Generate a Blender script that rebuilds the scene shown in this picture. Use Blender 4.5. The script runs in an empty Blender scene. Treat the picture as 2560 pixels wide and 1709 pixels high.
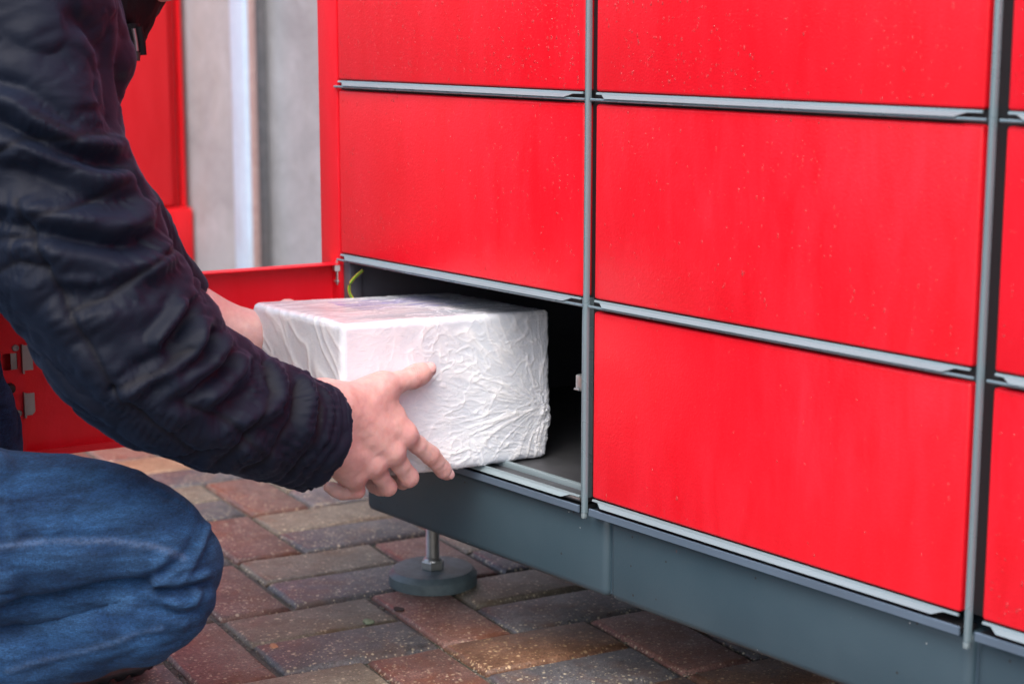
import bpy, bmesh, math, random
import numpy as np
from mathutils import Vector, Matrix
R = math.radians
random.seed(7); rng = np.random.default_rng(11)
scene = bpy.context.scene
COL = scene.collection

# ------------------------------------------------------------------ camera
cam = bpy.data.cameras.new("camera"); camo = bpy.data.objects.new("camera", cam); COL.objects.link(camo)
camo.matrix_world = Matrix.Translation((0, -1.25, 0.745)) @ Matrix.Rotation(R(51.080), 4, 'Z') @ Matrix.Rotation(R(90 - 10.215), 4, 'X') @ Matrix.Rotation(R(0.085), 4, 'Z')
cam.sensor_width = 36; cam.lens = 62.05; cam.clip_end = 500; cam.clip_start = 0.05
cam.dof.use_dof = True; cam.dof.focus_distance = 1.93; cam.dof.aperture_fstop = 5.6
scene.camera = camo

# ------------------------------------------------------------------ light: overcast day
SUN_EL, SUN_AZ = 56, 142          # elevation; azimuth clockwise from +Y
w = bpy.data.worlds.new("World"); scene.world = w; w.use_nodes = True
nt = w.node_tree; bg = nt.nodes["Background"]
sky = nt.nodes.new("ShaderNodeTexSky"); sky.sky_type = 'NISHITA'; sky.sun_disc = False
sky.sun_elevation = R(SUN_EL); sky.sun_rotation = R(SUN_AZ); sky.air_density = 1.0; sky.dust_density = 5.0; sky.ozone_density = 1.0
hs = nt.nodes.new("ShaderNodeHueSaturation"); hs.inputs['Saturation'].default_value = 0.95
nt.links.new(sky.outputs[0], hs.inputs['Color']); nt.links.new(hs.outputs[0], bg.inputs[0]); bg.inputs[1].default_value = 0.15
sun = bpy.data.lights.new("sun", 'SUN'); sun.energy = 0.6; sun.angle = R(55); sun.color = (1.0, 0.955, 0.965)
suno = bpy.data.objects.new("sun", sun); COL.objects.link(suno)
az, el = R(SUN_AZ), R(SUN_EL)
sd = Vector((math.sin(az) * math.cos(el), math.cos(az) * math.cos(el), math.sin(el)))
suno.rotation_euler = sd.to_track_quat('Z', 'Y').to_euler(); suno.location = (2, -3, 5)
vs = scene.view_settings; scene.display_settings.display_device = 'sRGB'
vs.view_transform = 'Standard'; vs.look = 'None'; vs.gamma = 1; vs.use_curve_mapping = False; vs.exposure = 1.12

# ------------------------------------------------------------------ node helpers
class NT:
    def __init__(s, name):
        s.m = bpy.data.materials.new(name); s.m.use_nodes = True; s.t = s.m.node_tree
        s.b = s.t.nodes["Principled BSDF"]; s.out = s.t.nodes["Material Output"]
    def n(s, typ, **kw):
        nd = s.t.nodes.new(typ)
        for k, v in kw.items():
            if k.startswith('i_'):
                key = k[2:]; key = int(key) if key.isdigit() else key.replace('_', ' ')
                if hasattr(v, 'node'): s.t.links.new(v, nd.inputs[key])
                else: nd.inputs[key].default_value = v
            else: setattr(nd, k, v)
        return nd
    def set(s, name, v):
        if hasattr(v, 'node'): s.t.links.new(v, s.b.inputs[name])
        else: s.b.inputs[name].default_value = v
    def coord(s, kind='Object', scale=(1, 1, 1), rnd=False, rot=(0, 0, 0)):
        tc = s.n('ShaderNodeTexCoord'); o = tc.outputs[kind]
        if rnd:
            oi = s.n('ShaderNodeObjectInfo'); mm = s.n('ShaderNodeMath', operation='MULTIPLY', i_0=oi.outputs['Random'], i_1=37.0)
            va = s.n('ShaderNodeVectorMath', operation='ADD', i_0=o, i_1=mm.outputs[0]); o = va.outputs[0]
        mp = s.n('ShaderNodeMapping', i_Vector=o); mp.inputs['Scale'].default_value = scale; mp.inputs['Rotation'].default_value = rot
        return mp.outputs[0]
    def noise(s, vec, scale=5, detail=4, rough=.55, dist=0.0):
        return s.n('ShaderNodeTexNoise', i_Vector=vec, i_Scale=scale, i_Detail=detail, i_Roughness=rough, i_Distortion=dist).outputs['Fac']
    def ramp(s, fac, stops):
        r = s.n('ShaderNodeValToRGB', i_Fac=fac); e = r.color_ramp.elements
        while len(e) < len(stops): e.new(0.5)
        for i, (p, c) in enumerate(stops):
            e[i].position = p; e[i].color = (c[0], c[1], c[2], 1) if isinstance(c, tuple) else (c, c, c, 1)
        return r.outputs['Color']
    def mix(s, fac, a, b, mode='MIX'):
        m = s.n('ShaderNodeMix', data_type='RGBA', blend_type=mode)
        for k, v in ((0, fac), (6, a), (7, b)):
            if hasattr(v, 'node'): s.t.links.new(v, m.inputs[k])
            else: m.inputs[k].default_value = (v if k == 0 else ((*v, 1) if len(v) == 3 else v))
        return m.outputs[2]
    def math(s, op, a, b=0.0, c=0.0):
        return s.n('ShaderNodeMath', operation=op, i_0=a, i_1=b, i_2=c).outputs[0]
    def bump(s, h, strength=.3, dist=.001, prev=None):
        b = s.n('ShaderNodeBump', i_Height=h, i_Strength=strength, i_Distance=dist)
        if prev is not None: s.t.links.new(prev, b.inputs['Normal'])
        return b.outputs[0]

def simple(name, col, rough=.5, metal=0.0, bump=0.0, bscale=300, var=0.12, vscale=9, spec=.5):
    t = NT(name); v = t.coord()
    n1 = t.noise(v, vscale, 5, .6); f = t.ramp(n1, [(.3, 1 - var), (.7, 1 + var)])
    t.set('Base Color', t.mix(1.0, col, f, 'MULTIPLY')); t.set('Metallic', metal)
    r = t.math('MULTIPLY_ADD', t.noise(v, vscale * 3, 3), .25, rough - .125); t.set('Roughness', r)
    t.set('Specular IOR Level', spec)
    if bump: t.set('Normal', t.bump(t.noise(v, bscale, 2), bump, .001))
    return t.m

def red_paint(name, col=(.80, .008, .020), rough=.34, wet=True):
    t = NT(name); v = t.coord(rnd=True)
    streakv = t.coord(scale=(16, 16, 3.4), rnd=True)
    st = t.noise(streakv, 1.9, 7, .68, .5)
    big = t.noise(v, 5.5, 3, .5)
    s1 = t.ramp(st, [(.36, 0.0), (.66, 1.0)])
    dirt = t.math('MULTIPLY', s1, t.ramp(big, [(.3, .25), (.7, 1.0)]))
    dark = tuple(c * .93 for c in col); lite = (min(1, col[0] * 1.02), col[1] * 2.0, col[2] * 1.7)
    c = t.mix(dirt, dark, lite); t.set('Base Color', c)
    t.set('Roughness', t.math('MULTIPLY_ADD', dirt, .16, rough - .06))
    peel = t.noise(v, 420, 2, .5)
    nb = t.bump(peel, .30, .0011)
    if wet:
        vo = t.n('ShaderNodeTexVoronoi', i_Vector=t.coord(scale=(1, 1, .62), rnd=True), i_Scale=230, i_Randomness=1.0)
        spots = t.ramp(vo.outputs['Distance'], [(.10, 1.0), (.26, 0.0)])
        keep = t.ramp(t.noise(v, 26, 3, .6), [(.50, 0.0), (.62, 1.0)])
        nb = t.bump(t.math('MULTIPLY', spots, keep), .12, .0012, nb)
    t.set('Normal', nb); t.set('Specular IOR Level', .30)
    t.set('Coat Weight', .10); t.set('Coat Roughness', .18)
    return t.m

M = {}
M['red'] = red_paint('red_paint_wet')
M['red_in'] = red_paint('red_paint_inside', (.84, .006, .018), .45, False)
M['red_far'] = red_paint('red_paint_far', (.78, .010, .018), .45, False)
M['alu'] = simple('anodised_aluminium', (.19, .27, .31), .28, .40, .03, 500, .06, 5)
M['lip'] = simple('pale_metal_lip', (.23, .30, .33), .38, .25, .03, 500, .08, 5)
M['slate'] = simple('slate_grey_paint', (.040, .072, .100), .40, 0, .10, 500, .10, 6)
M['channel'] = simple('blue_grey_channel', (.085, .125, .175), .42, 0, .12, 420, .12, 9)
M['inside'] = simple('dark_compartment_metal', (.105, .108, .135), .5, .2, .05, 300, .15, 6)
M['gap'] = simple('dark_gap_shade', (.010, .012, .015), .6, 0, .05, 300, .1)  # near-black colour stands in for shade inside the locker's gaps
M['floor_metal'] = simple('compartment_floor_metal', (.085, .090, .10), .45, .4, .15, 200, .25, 9)
M['steel'] = simple('zinc_steel', (.48, .49, .48), .35, .85, .08, 300, .2, 40)
M['bracket'] = simple('matt_bracket_steel', (.34, .36, .35), .5, .5, .05, 300, .1, 30)
M['rubber'] = simple('black_rubber', (.012, .012, .013), .55, 0, .1, 200)
M['pad'] = simple('foot_pad_plastic', (.085, .120, .135), .42, 0, .35, 160, .28, 40)
M['yellow'] = simple('yellow_insulation', (.75, .55, .03), .4)
M['green'] = simple('green_insulation', (.08, .42, .05), .4)
M['wallred'] = M['red_far']

def slate_speckled():
    t = NT('slate_paint_with_grit'); v = t.coord()
    base = t.mix(t.ramp(t.noise(v, 5, 4, .6), [(.3, 0.0), (.7, 1.0)]), (.030, .060, .082), (.045, .080, .104))
    vo = t.n('ShaderNodeTexVoronoi', i_Vector=v, i_Scale=55, i_Randomness=1.0)
    pick = t.math('GREATER_THAN', t.n('ShaderNodeSeparateColor', i_Color=vo.outputs['Color']).outputs[0], .70)
    dot = t.math('MULTIPLY', t.ramp(vo.outputs['Distance'], [(.055, 1.0), (.09, 0.0)]), pick)
    vo2 = t.n('ShaderNodeTexVoronoi', i_Vector=t.coord(scale=(1, 1, .5)), i_Scale=38, i_Randomness=1.0)
    pick2 = t.math('GREATER_THAN', t.n('ShaderNodeSeparateColor', i_Color=vo2.outputs['Color']).outputs[1], .80)
    dot2 = t.math('MULTIPLY', t.ramp(vo2.outputs['Distance'], [(.05, 1.0), (.085, 0.0)]), pick2)
    c = t.mix(dot, base, (.02, .018, .018)); c = t.mix(dot2, c, (.22, .055, .025))
    vo3 = t.n('ShaderNodeTexVoronoi', i_Vector=v, i_Scale=75, i_Randomness=1.0)
    pick3 = t.math('GREATER_THAN', t.n('ShaderNodeSeparateColor', i_Color=vo3.outputs['Color']).outputs[2], .88)
    c = t.mix(t.math('MULTIPLY', t.ramp(vo3.outputs['Distance'], [(.04, 1.0), (.07, 0.0)]), pick3), c, (.45, .47, .47))
    t.set('Base Color', c); t.set('Roughness', t.math('MULTIPLY_ADD', t.noise(v, 14, 3), .25, .30))
    t.set('Normal', t.bump(t.noise(v, 380, 2), .12, .001)); return t.m
M['base'] = slate_speckled()

def brick_mat(name, c1, c2, chip, chips=.55, stain=None):
    t = NT(name); v = t.coord('Object', rnd=True)
    oi = t.n('ShaderNodeObjectInfo')
    n1 = t.noise(v, 22, 6, .65)
    c = t.mix(t.ramp(n1, [(.34, 0.0), (.66, 1.0)]), c1, c2)
    fine = t.noise(v, 420, 3, .7)
    c = t.mix(1.0, c, t.ramp(fine, [(.3, .50), (.7, 1.50)]), 'MULTIPLY')
    c = t.mix(1.0, c, t.ramp(t.noise(v, 130, 4, .7), [(.3, .72), (.7, 1.25)]), 'MULTIPLY')
    pv = t.ramp(oi.outputs['Random'], [(0.0, .80), (1.0, 1.22)]); c = t.mix(1.0, c, pv, 'MULTIPLY')
    if stain:
        c = t.mix(t.math('MULTIPLY', t.ramp(t.noise(v, 12, 5, .7, .4), [(.50, 0.0), (.68, 1.0)]), .8), c, stain)
    for sc, th, r0, r1 in ((120, chips, .18, .30), (230, chips + .04, .2, .34), (62, chips + .18, .12, .18)):
        vo = t.n('ShaderNodeTexVoronoi', i_Vector=v, i_Scale=sc, i_Randomness=1.0)
        sp = t.n('ShaderNodeSeparateColor', i_Color=vo.outputs['Color'])
        pick = t.math('GREATER_THAN', sp.outputs[0], th)
        d = t.math('ADD', vo.outputs['Distance'], t.math('MULTIPLY_ADD', t.noise(v, 500, 1), .12, -.06))
        f = t.math('MULTIPLY', t.ramp(d, [(r0, 1.0), (r1, 0.0)]), pick)
        cc = t.mix(t.ramp(sp.outputs[1], [(.35, 0.0), (.7, 1.0)]), chip, tuple(min(1, k * 1.5 + .04) for k in chip))
        cc = t.mix(t.math('GREATER_THAN', sp.outputs[2], .86), cc, (.03, .028, .03))
        c = t.mix(t.math('MULTIPLY', f, .58), c, cc)
    t.set('Base Color', c)
    t.set('Roughness', t.math('MULTIPLY_ADD', t.noise(v, 16, 4, .6), .55, .12))
    nb = t.bump(t.noise(v, 60, 5, .7), .55, .0035); nb = t.bump(fine, .55, .0014, nb)
    t.set('Normal', nb); t.set('Specular IOR Level', .55); return t.m
M['brick_red'] = brick_mat('red_brown_paver', (.130, .062, .050), (.200, .110, .092), (.46, .37, .26), .52, (.17, .060, .030))
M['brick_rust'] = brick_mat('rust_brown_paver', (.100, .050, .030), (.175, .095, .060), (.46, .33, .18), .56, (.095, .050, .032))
M['brick_tan'] = brick_mat('tan_paver', (.145, .122, .092), (.215, .185, .145), (.54, .46, .32), .60, (.13, .085, .05))
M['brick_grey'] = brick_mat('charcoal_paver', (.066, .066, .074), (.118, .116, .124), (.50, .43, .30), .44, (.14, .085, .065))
M['brick_orange'] = brick_mat('orange_tan_paver', (.20, .115, .070), (.27, .170, .110), (.46, .38, .26), .66)

def grit_mat():
    t = NT('joint_grit'); v = t.coord()
    c = t.mix(t.ramp(t.noise(v, 300, 4, .7), [(.35, 0.0), (.65, 1.0)]), (.040, .042, .036), (.165, .160, .145))
    c = t.mix(t.ramp(t.noise(v, 7, 3), [(.5, 0.0), (.62, .8)]), c, (.055, .070, .040))
    t.set('Base Color', c); t.set('Roughness', .6)
    t.set('Normal', t.bump(t.noise(v, 260, 4, .8), 1.0, .004)); return t.m
M['grit'] = grit_mat()

def concrete():
    t = NT('weathered_concrete'); v = t.coord(); sv = t.coord(scale=(6, 6, 1.0))
    c = t.mix(t.ramp(t.noise(v, 1.7, 6, .62, .3), [(.3, 0.0), (.7, 1.0)]), (.42, .465, .57), (.57, .62, .74))
    c = t.mix(t.math('MULTIPLY', t.ramp(t.noise(sv, 1.3, 5, .6, .3), [(.50, 0.0), (.68, 1.0)]), .55), c, (.36, .365, .39))
    c = t.mix(t.math('MULTIPLY', t.ramp(t.noise(v, 3.7, 6, .7, 1.4), [(.56, 0.0), (.63, 1.0)]), .35), c, (.33, .33, .37))
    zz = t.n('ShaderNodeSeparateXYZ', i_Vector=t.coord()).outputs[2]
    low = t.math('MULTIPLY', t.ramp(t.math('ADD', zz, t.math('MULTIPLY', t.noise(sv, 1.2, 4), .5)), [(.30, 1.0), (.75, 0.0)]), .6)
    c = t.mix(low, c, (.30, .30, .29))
    t.set('Base Color', c); c = t.mix(1.0, c, t.ramp(t.noise(v, 9, 7, .75, .5), [(.3, .80), (.7, 1.14)]), 'MULTIPLY'); t.set('Base Color', c)
    t.set('Roughness', .8)
    t.set('Normal', t.bump(t.noise(v, 40, 6, .7), .4, .004)); return t.m
M['concrete'] = concrete()
def galv(name, c1, c2, metal=.35, rough=.45):
    t = NT(name); v = t.coord()
    vo = t.n('ShaderNodeTexVoronoi', i_Vector=v, i_Scale=60)
    c = t.mix(t.n('ShaderNodeSeparateColor', i_Color=vo.outputs['Color']).outputs[0], c1, c2)
    c = t.mix(t.math('MULTIPLY', t.ramp(t.noise(t.coord(scale=(4, 4, 1)), 4, 4), [(.45, 0.0), (.7, 1.0)]), .25), c, (.30, .22, .18))
    t.set('Base Color', c); t.set('Metallic', metal); t.set('Roughness', rough); return t.m
M['galv'] = galv('galvanised_steel', (.44, .575, .74), (.47, .61, .77), 0.0, .5)
M['edge_brown'] = galv('brown_flange_edge', (.44, .31, .30), (.50, .37, .36), .1, .6)  # brownish colour for the strip along the flange's right edge
M['galvdark'] = galv('shaded_galvanised_web', (.20, .215, .235), (.25, .265, .29), .2, .6)  # darker copy of the galvanised colour stands in for the web's gap shadow

# ------------------------------------------------------------------ object helpers
def link(name, me, mat=None, parent=None, smooth=False):
    o = bpy.data.objects.new(name, me); COL.objects.link(o)
    if mat is not None and not me.materials: me.materials.append(mat)
    if parent is not None: o.parent = parent
    if smooth: me.shade_smooth()
    return o
def empty(name, label, cat, loc=(0, 0, 0), group=None):
    o = bpy.data.objects.new(name, None); COL.objects.link(o); o.location = loc; o.empty_display_size = .1
    o['label'] = label; o['category'] = cat
    if group: o['group'] = group
    return o
def box_bm(bm, x0, x1, y0, y1, z0, z1, bev=0.0, seg=2):
    vs_ = [bm.verts.new((x, y, z)) for z in (z0, z1) for y in (y0, y1) for x in (x0, x1)]
    fs = [bm.faces.new([vs_[i] for i in q]) for q in ((0, 2, 3, 1), (4, 5, 7, 6), (0, 1, 5, 4), (2, 6, 7, 3), (0, 4, 6, 2), (1, 3, 7, 5))]
    if bev:
        es = list({e for f in fs for e in f.edges})
        bmesh.ops.bevel(bm, geom=es, offset=bev, segments=seg, profile=.5, affect='EDGES', clamp_overlap=True)
    return bm
def box(name, dims, mat, parent=None, bev=0.0, seg=2, origin=None):
    """dims: x0,x1,y0,y1,z0,z1 in world metres; mesh origin placed at its centre"""
    x0, x1, y0, y1, z0, z1 = dims
    c = Vector(((x0 + x1) / 2, (y0 + y1) / 2, (z0 + z1) / 2))
    bm = bmesh.new(); box_bm(bm, x0 - c.x, x1 - c.x, y0 - c.y, y1 - c.y, z0 - c.z, z1 - c.z, bev, seg)
    me = bpy.data.meshes.new(name); bm.to_mesh(me); bm.free()
    o = link(name, me, mat, parent, smooth=False)
    if bev: soft(me)
    o.location = c - (parent.location if parent is not None and parent.type == 'EMPTY' else Vector((0, 0, 0))) if parent is not None else c
    return o
def soft(me, ang=35):
    me.shade_smooth()
    try:
        me.set_sharp_from_angle(angle=R(ang))
    except Exception: pass
def tube_bm(bm, pts, r, n=12, cap=True):
    pts = [Vector(p) for p in pts]; rings = []
    rr = r if hasattr(r, '__len__') else [r] * len(pts)
    up = Vector((0.13, .21, .97))
    for i, p in enumerate(pts):
        d = (pts[min(i + 1, len(pts) - 1)] - pts[max(i - 1, 0)]).normalized()
        if abs(d.dot(up)) > .98: up = Vector((1, 0.1, 0))
        a = d.cross(up).normalized(); b = d.cross(a)
        rings.append([bm.verts.new(p + (a * math.cos(t) + b * math.sin(t)) * rr[i]) for t in [2 * math.pi * k / n for k in range(n)]])
    for i in range(len(rings) - 1):
        for k in range(n): bm.faces.new((rings[i][k], rings[i][(k + 1) % n], rings[i + 1][(k + 1) % n], rings[i + 1][k]))
    if cap:
        bm.faces.new(rings[0][::-1]); bm.faces.new(rings[-1])
    bmesh.ops.recalc_face_normals(bm, faces=bm.faces[:])
def tube(name, pts, r, mat, parent=None, n=12):
    bm = bmesh.new(); tube_bm(bm, pts, r, n); me = bpy.data.meshes.new(name); bm.to_mesh(me); bm.free()
    o = link(name, me, mat, parent); soft(me, 50)
    if parent is not None and parent.type == 'EMPTY': o.location = -parent.location
    return o
def prism(name, prof, axis, a0, a1, mat, parent=None, bev=0.0):
    """closed profile extruded along an axis. axis 'X': prof (y,z)"""
    bm = bmesh.new()
    def P3(p, a): return (a, p[0], p[1]) if axis == 'X' else ((p[0], a, p[1]) if axis == 'Y' else (p[0], p[1], a))
    A = [bm.verts.new(P3(p, a0)) for p in prof]; B = [bm.verts.new(P3(p, a1)) for p in prof]
    n = len(prof)
    for i in range(n): bm.faces.new((A[i], A[(i + 1) % n], B[(i + 1) % n], B[i]))
    bm.faces.new(A[::-1]); bm.faces.new(B); bmesh.ops.recalc_face_normals(bm, faces=bm.faces[:])
    if bev: bmesh.ops.bevel(bm, geom=bm.edges[:], offset=bev, segments=2, profile=.5, affect='EDGES', clamp_overlap=True)
    me = bpy.data.meshes.new(name); bm.to_mesh(me); bm.free(); o = link(name, me, mat, parent); soft(me)
    if parent is not None and parent.type == 'EMPTY': o.location = -parent.location
    return o
def np_mesh(name, V, F, mat=None, parent=None, smooth=True):
    me = bpy.data.meshes.new(name); V = np.asarray(V, np.float32); F = np.asarray(F, np.int32)
    me.vertices.add(len(V)); me.vertices.foreach_set('co', V.ravel())
    k = F.shape[1]; me.loops.add(F.size); me.loops.foreach_set('vertex_index', F.ravel())
    me.polygons.add(len(F)); me.polygons.foreach_set('loop_start', np.arange(0, F.size, k, dtype=np.int32))
    me.update(calc_edges=True); me.validate()
    if smooth: me.shade_smooth()
    return link(name, me, mat, parent)

# ------------------------------------------------------------------ numpy noise
def _h(ix, iy, iz):
    n = (ix * 374761393 + iy * 668265263 + iz * 2147483647 * 3 + 1013904223) & 0xffffffff
    n = ((n ^ (n >> 13)) * 1274126177) & 0xffffffff
    n = ((n ^ (n >> 16)) * 2246822519) & 0xffffffff
    return ((n ^ (n >> 15)) & 0xffff) / 65535.0
def vnoise(P):
    P = np.asarray(P, float); i = np.floor(P).astype(np.int64); f = P - i; u = f * f * f * (f * (f * 6 - 15) + 10)
    r = 0
    for dx in (0, 1):
        for dy in (0, 1):
            for dz in (0, 1):
                wt = (u[:, 0] if dx else 1 - u[:, 0]) * (u[:, 1] if dy else 1 - u[:, 1]) * (u[:, 2] if dz else 1 - u[:, 2])
                r = r + wt * _h(i[:, 0] + dx, i[:, 1] + dy, i[:, 2] + dz)
    return r * 2 - 1
def fbm(P, o=4, g=.5):
    a = 1; s = 0; t = 0
    for k in range(o): s = s + a * vnoise(P * 2 ** k + k * 17.3); t += a; a *= g
    return s / t

# ================================================================== SETTING: ground and paving
ground = np_mesh('ground', [(-80, -80, -.0075), (80, -80, -.0075), (80, 80, -.0075), (-80, 80, -.0075)], [(0, 1, 2, 3)], M['grit'], smooth=False)
ground['kind'] = 'structure'
paving = bpy.data.objects.new('pavement', None); COL.objects.link(paving); paving['kind'] = 'structure'
BY = 1.39592404; UA, UB = .1033, .2195
ca, sa = math.cos(BY), math.sin(BY)
def from_ab(a, b): return (a * ca - b * sa, a * sa + b * ca)
def brick_mesh(nm, la, lb, seed):
    """a paver: raised field, worn chamfer, dropped corners (about 44 triangles)"""
    r = random.Random(seed); bm = bmesh.new(); rings = []
    for (ins, z) in ((0, -.05), (0, -.0060), (.0040, -.0014), (.0075, 0.0)):
        ring = []
        for (sx, sy) in ((-1, -1), (0, -1), (1, -1), (1, 0), (1, 1), (0, 1), (-1, 1), (-1, 0)):
            x = sx * (la / 2 - ins) ; y = sy * (lb / 2 - ins)
            if z > -.04: x += r.uniform(-.0011, .0011); y += r.uniform(-.0011, .0011)
            ring.append(bm.verts.new((x, y, z + (r.uniform(-.0009, .0006) if z > -.01 else 0))))
        rings.append(ring)
    for i in range(3):
        for k in range(8): bm.faces.new((rings[i][k], rings[i][(k + 1) % 8], rings[i + 1][(k + 1) % 8], rings[i + 1][k]))
    bm.faces.new(rings[3]); me = bpy.data.meshes.new(nm); bm.to_mesh(me); bm.free(); soft(me, 60); return me
JT = .0060
variants = {}
for mk in ('brick_red', 'brick_rust', 'brick_tan', 'brick_grey', 'brick_orange'):
    for ori in (0, 1):
        la, lb = ((UA - JT, UB - JT) if ori == 0 else (2 * UA - JT, UB / 2 - JT))
        variants[mk, ori] = [brick_mesh('brick', la, lb, hash((len(mk), ori, s)) & 0xffff) for s in range(4)]
        for me in variants[mk, ori]: me.materials.append(M[mk])
bricks = []
rb = random.Random(5)
A0, B0 = -.4160, 2.0615
for j in range(-13, 9):
    bb = B0 + j * UB
    for t in range(-14, 16):
        a = A0 + (j + 3 * t) * UA
        items = [(a + UA / 2, bb + UB / 2, 0, 'r'), (a + 2 * UA, bb + UB * .75, 1, 't'), (a + 2 * UA, bb + UB * .25, 1, 'g')]
        for (pa, pb, ori, kind) in items:
            x, y = from_ab(pa, pb)
            if not (-3.6 < x < 1.2 and -2.6 < y < .55): continue
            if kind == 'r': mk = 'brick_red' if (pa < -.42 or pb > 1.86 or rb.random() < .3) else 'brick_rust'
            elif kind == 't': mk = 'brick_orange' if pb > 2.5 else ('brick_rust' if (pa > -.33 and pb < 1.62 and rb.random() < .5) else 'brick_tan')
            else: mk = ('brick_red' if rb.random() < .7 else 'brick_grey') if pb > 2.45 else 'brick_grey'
            if ((pb < 1.63 and pa > -.33) or (x > -1.5 and y > -.35)) and mk == 'brick_tan': mk = 'brick_rust'  # tan pavers by the locker go darker brown; shade put into the colour
            dist = math.hypot(x + 1.5, y + .25)
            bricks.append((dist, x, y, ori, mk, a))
bricks.sort(key=lambda q: q[0])
far_bm = {}
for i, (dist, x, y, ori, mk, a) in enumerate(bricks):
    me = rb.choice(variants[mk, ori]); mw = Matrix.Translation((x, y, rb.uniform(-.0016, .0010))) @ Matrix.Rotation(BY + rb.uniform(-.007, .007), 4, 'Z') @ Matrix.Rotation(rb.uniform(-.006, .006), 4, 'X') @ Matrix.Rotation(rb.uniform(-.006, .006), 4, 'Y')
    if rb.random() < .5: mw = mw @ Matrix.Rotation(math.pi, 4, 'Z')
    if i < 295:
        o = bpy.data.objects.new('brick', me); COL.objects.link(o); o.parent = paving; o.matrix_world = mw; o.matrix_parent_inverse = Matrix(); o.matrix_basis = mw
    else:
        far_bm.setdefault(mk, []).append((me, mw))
allv, allf, mats_i, mat_list = [], [], [], []
for mk, lst in far_bm.items():
    mat_list.append(M[mk])
    for me, mw in lst:
        off = len(allv); allv += [tuple(mw @ v.co) for v in me.vertices]
        for p_ in me.polygons: allf.append([off + k for k in p_.vertices]); mats_i.append(len(mat_list) - 1)
me = bpy.data.meshes.new('outer_bricks'); me.from_pydata(allv, [], allf)
for m_ in mat_list: me.materials.append(m_)
me.polygons.foreach_set('material_index', mats_i); me.update()
ob_ = link('outer_bricks', me, None, paving); ob_['kind'] = 'stuff'
# loose grit lying in the joints and a few crumbs and leaf scraps
def scatter_grit():
    V, F = [], []; r = random.Random(3)
    for _ in range(5200):
        j = r.randint(-3, 3); ab = r.random()
        if ab < .5:   # joints that run along b
            k = r.randint(-6, 8); a = A0 + k * UA + r.gauss(0, .0030); b = B0 + r.uniform(-4, 4) * UB
        else:
            a = A0 + r.uniform(-7, 7) * UA; b = B0 + r.randint(-6, 6) * UB / 2 + r.gauss(0, .0026)
        x, y = from_ab(a, b); s = r.uniform(.0008, .0024); z = -.0068 + s * .4
        off = len(V)
        for d in ((1, 0, 0), (-1, 0, 0), (0, 1, 0), (0, -1, 0), (0, 0, 1), (0, 0, -1)):
            V.append((x + d[0] * s * r.uniform(.7, 1.3), y + d[1] * s * r.uniform(.7, 1.3), z + d[2] * s * r.uniform(.5, 1)))
        for f in ((0, 2, 4), (2, 1, 4), (1, 3, 4), (3, 0, 4), (2, 0, 5), (1, 2, 5), (3, 1, 5), (0, 3, 5)): F.append([off + q for q in f])
    return V, F
V, F = scatter_grit()
gm = simple('loose_grit', (.20, .185, .155), .7, 0, 0, 100, .5, 200)
go = np_mesh('grit', V, F, gm, smooth=False); go['kind'] = 'stuff'; go['label'] = 'loose grit and sand lying in the joints between the pavers'; go['category'] = 'grit'
def pebble(label, cat, name, loc, sz, mat, flat=.5, seed=0):
    bm = bmesh.new(); bmesh.ops.create_icosphere(bm, subdivisions=2, radius=1)
    r = random.Random(seed)
    for v in bm.verts:
        k = 1 + .25 * math.sin(v.co.x * 3.1 + seed) * math.cos(v.co.y * 2.7) + r.uniform(-.09, .09); v.co = Vector((v.co.x * sz * k, v.co.y * sz * .75 * k, v.co.z * sz * flat * k))
    me = bpy.data.meshes.new(name); bm.to_mesh(me); bm.free(); o = link(name, me, mat); o.location = loc; o['label'] = label; o['category'] = cat; return o
crumb = simple('brick_crumb', (.42, .20, .12), .7, 0, .4, 200)
pebble('small orange brick crumb sitting in the joint right of the knee', 'crumb', 'brick_crumb', (-1.7708, -0.1912, 0.0000), .0075, crumb, .6, 2)
moss = simple('moss_scrap', (.20, .24, .16), .8, 0, .5, 200, .5, 90)
pebble('pale green moss tuft in the joint below the wide tan paver', 'moss', 'moss_tuft', (-1.7767, -0.0486, 0.0000), .0095, moss, .35, 9)
leaf = simple('dead_leaf', (.035, .026, .022), .7)
pebble('thin dark twig scrap on the tan paver left of the foot', 'twig', 'twig_scrap', (-1.7927, 0.0100, 0.0000), .0085, leaf, .18, 4)

# ================================================================== concrete wall with steel post, far cabinet
YW = .90
wall = empty('concrete_wall', 'weathered grey concrete panel wall behind the red lockers', 'wall', (-3.7, YW, 0))
for (x0, x1) in ((-6.6, -3.634), (-3.5715, -1.2)):
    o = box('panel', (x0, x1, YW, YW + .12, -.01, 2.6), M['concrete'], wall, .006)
post = empty('steel_post', 'galvanised steel post standing against the concrete wall', 'post', (-3.60, YW - .03, 0))
box('flange', (-3.632, -3.556, YW - .062, YW - .036, -.01, 2.65), M['galv'], post, .012, 5)
box('edge_strip', (-3.5555, -3.5455, YW - .055, YW - .038, -.01, 2.65), M['edge_brown'], post, .003)
box('web', (-3.630, -3.573, YW - .0355, YW + .10, -.01, 2.62), M['galvdark'], post, .003)

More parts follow.
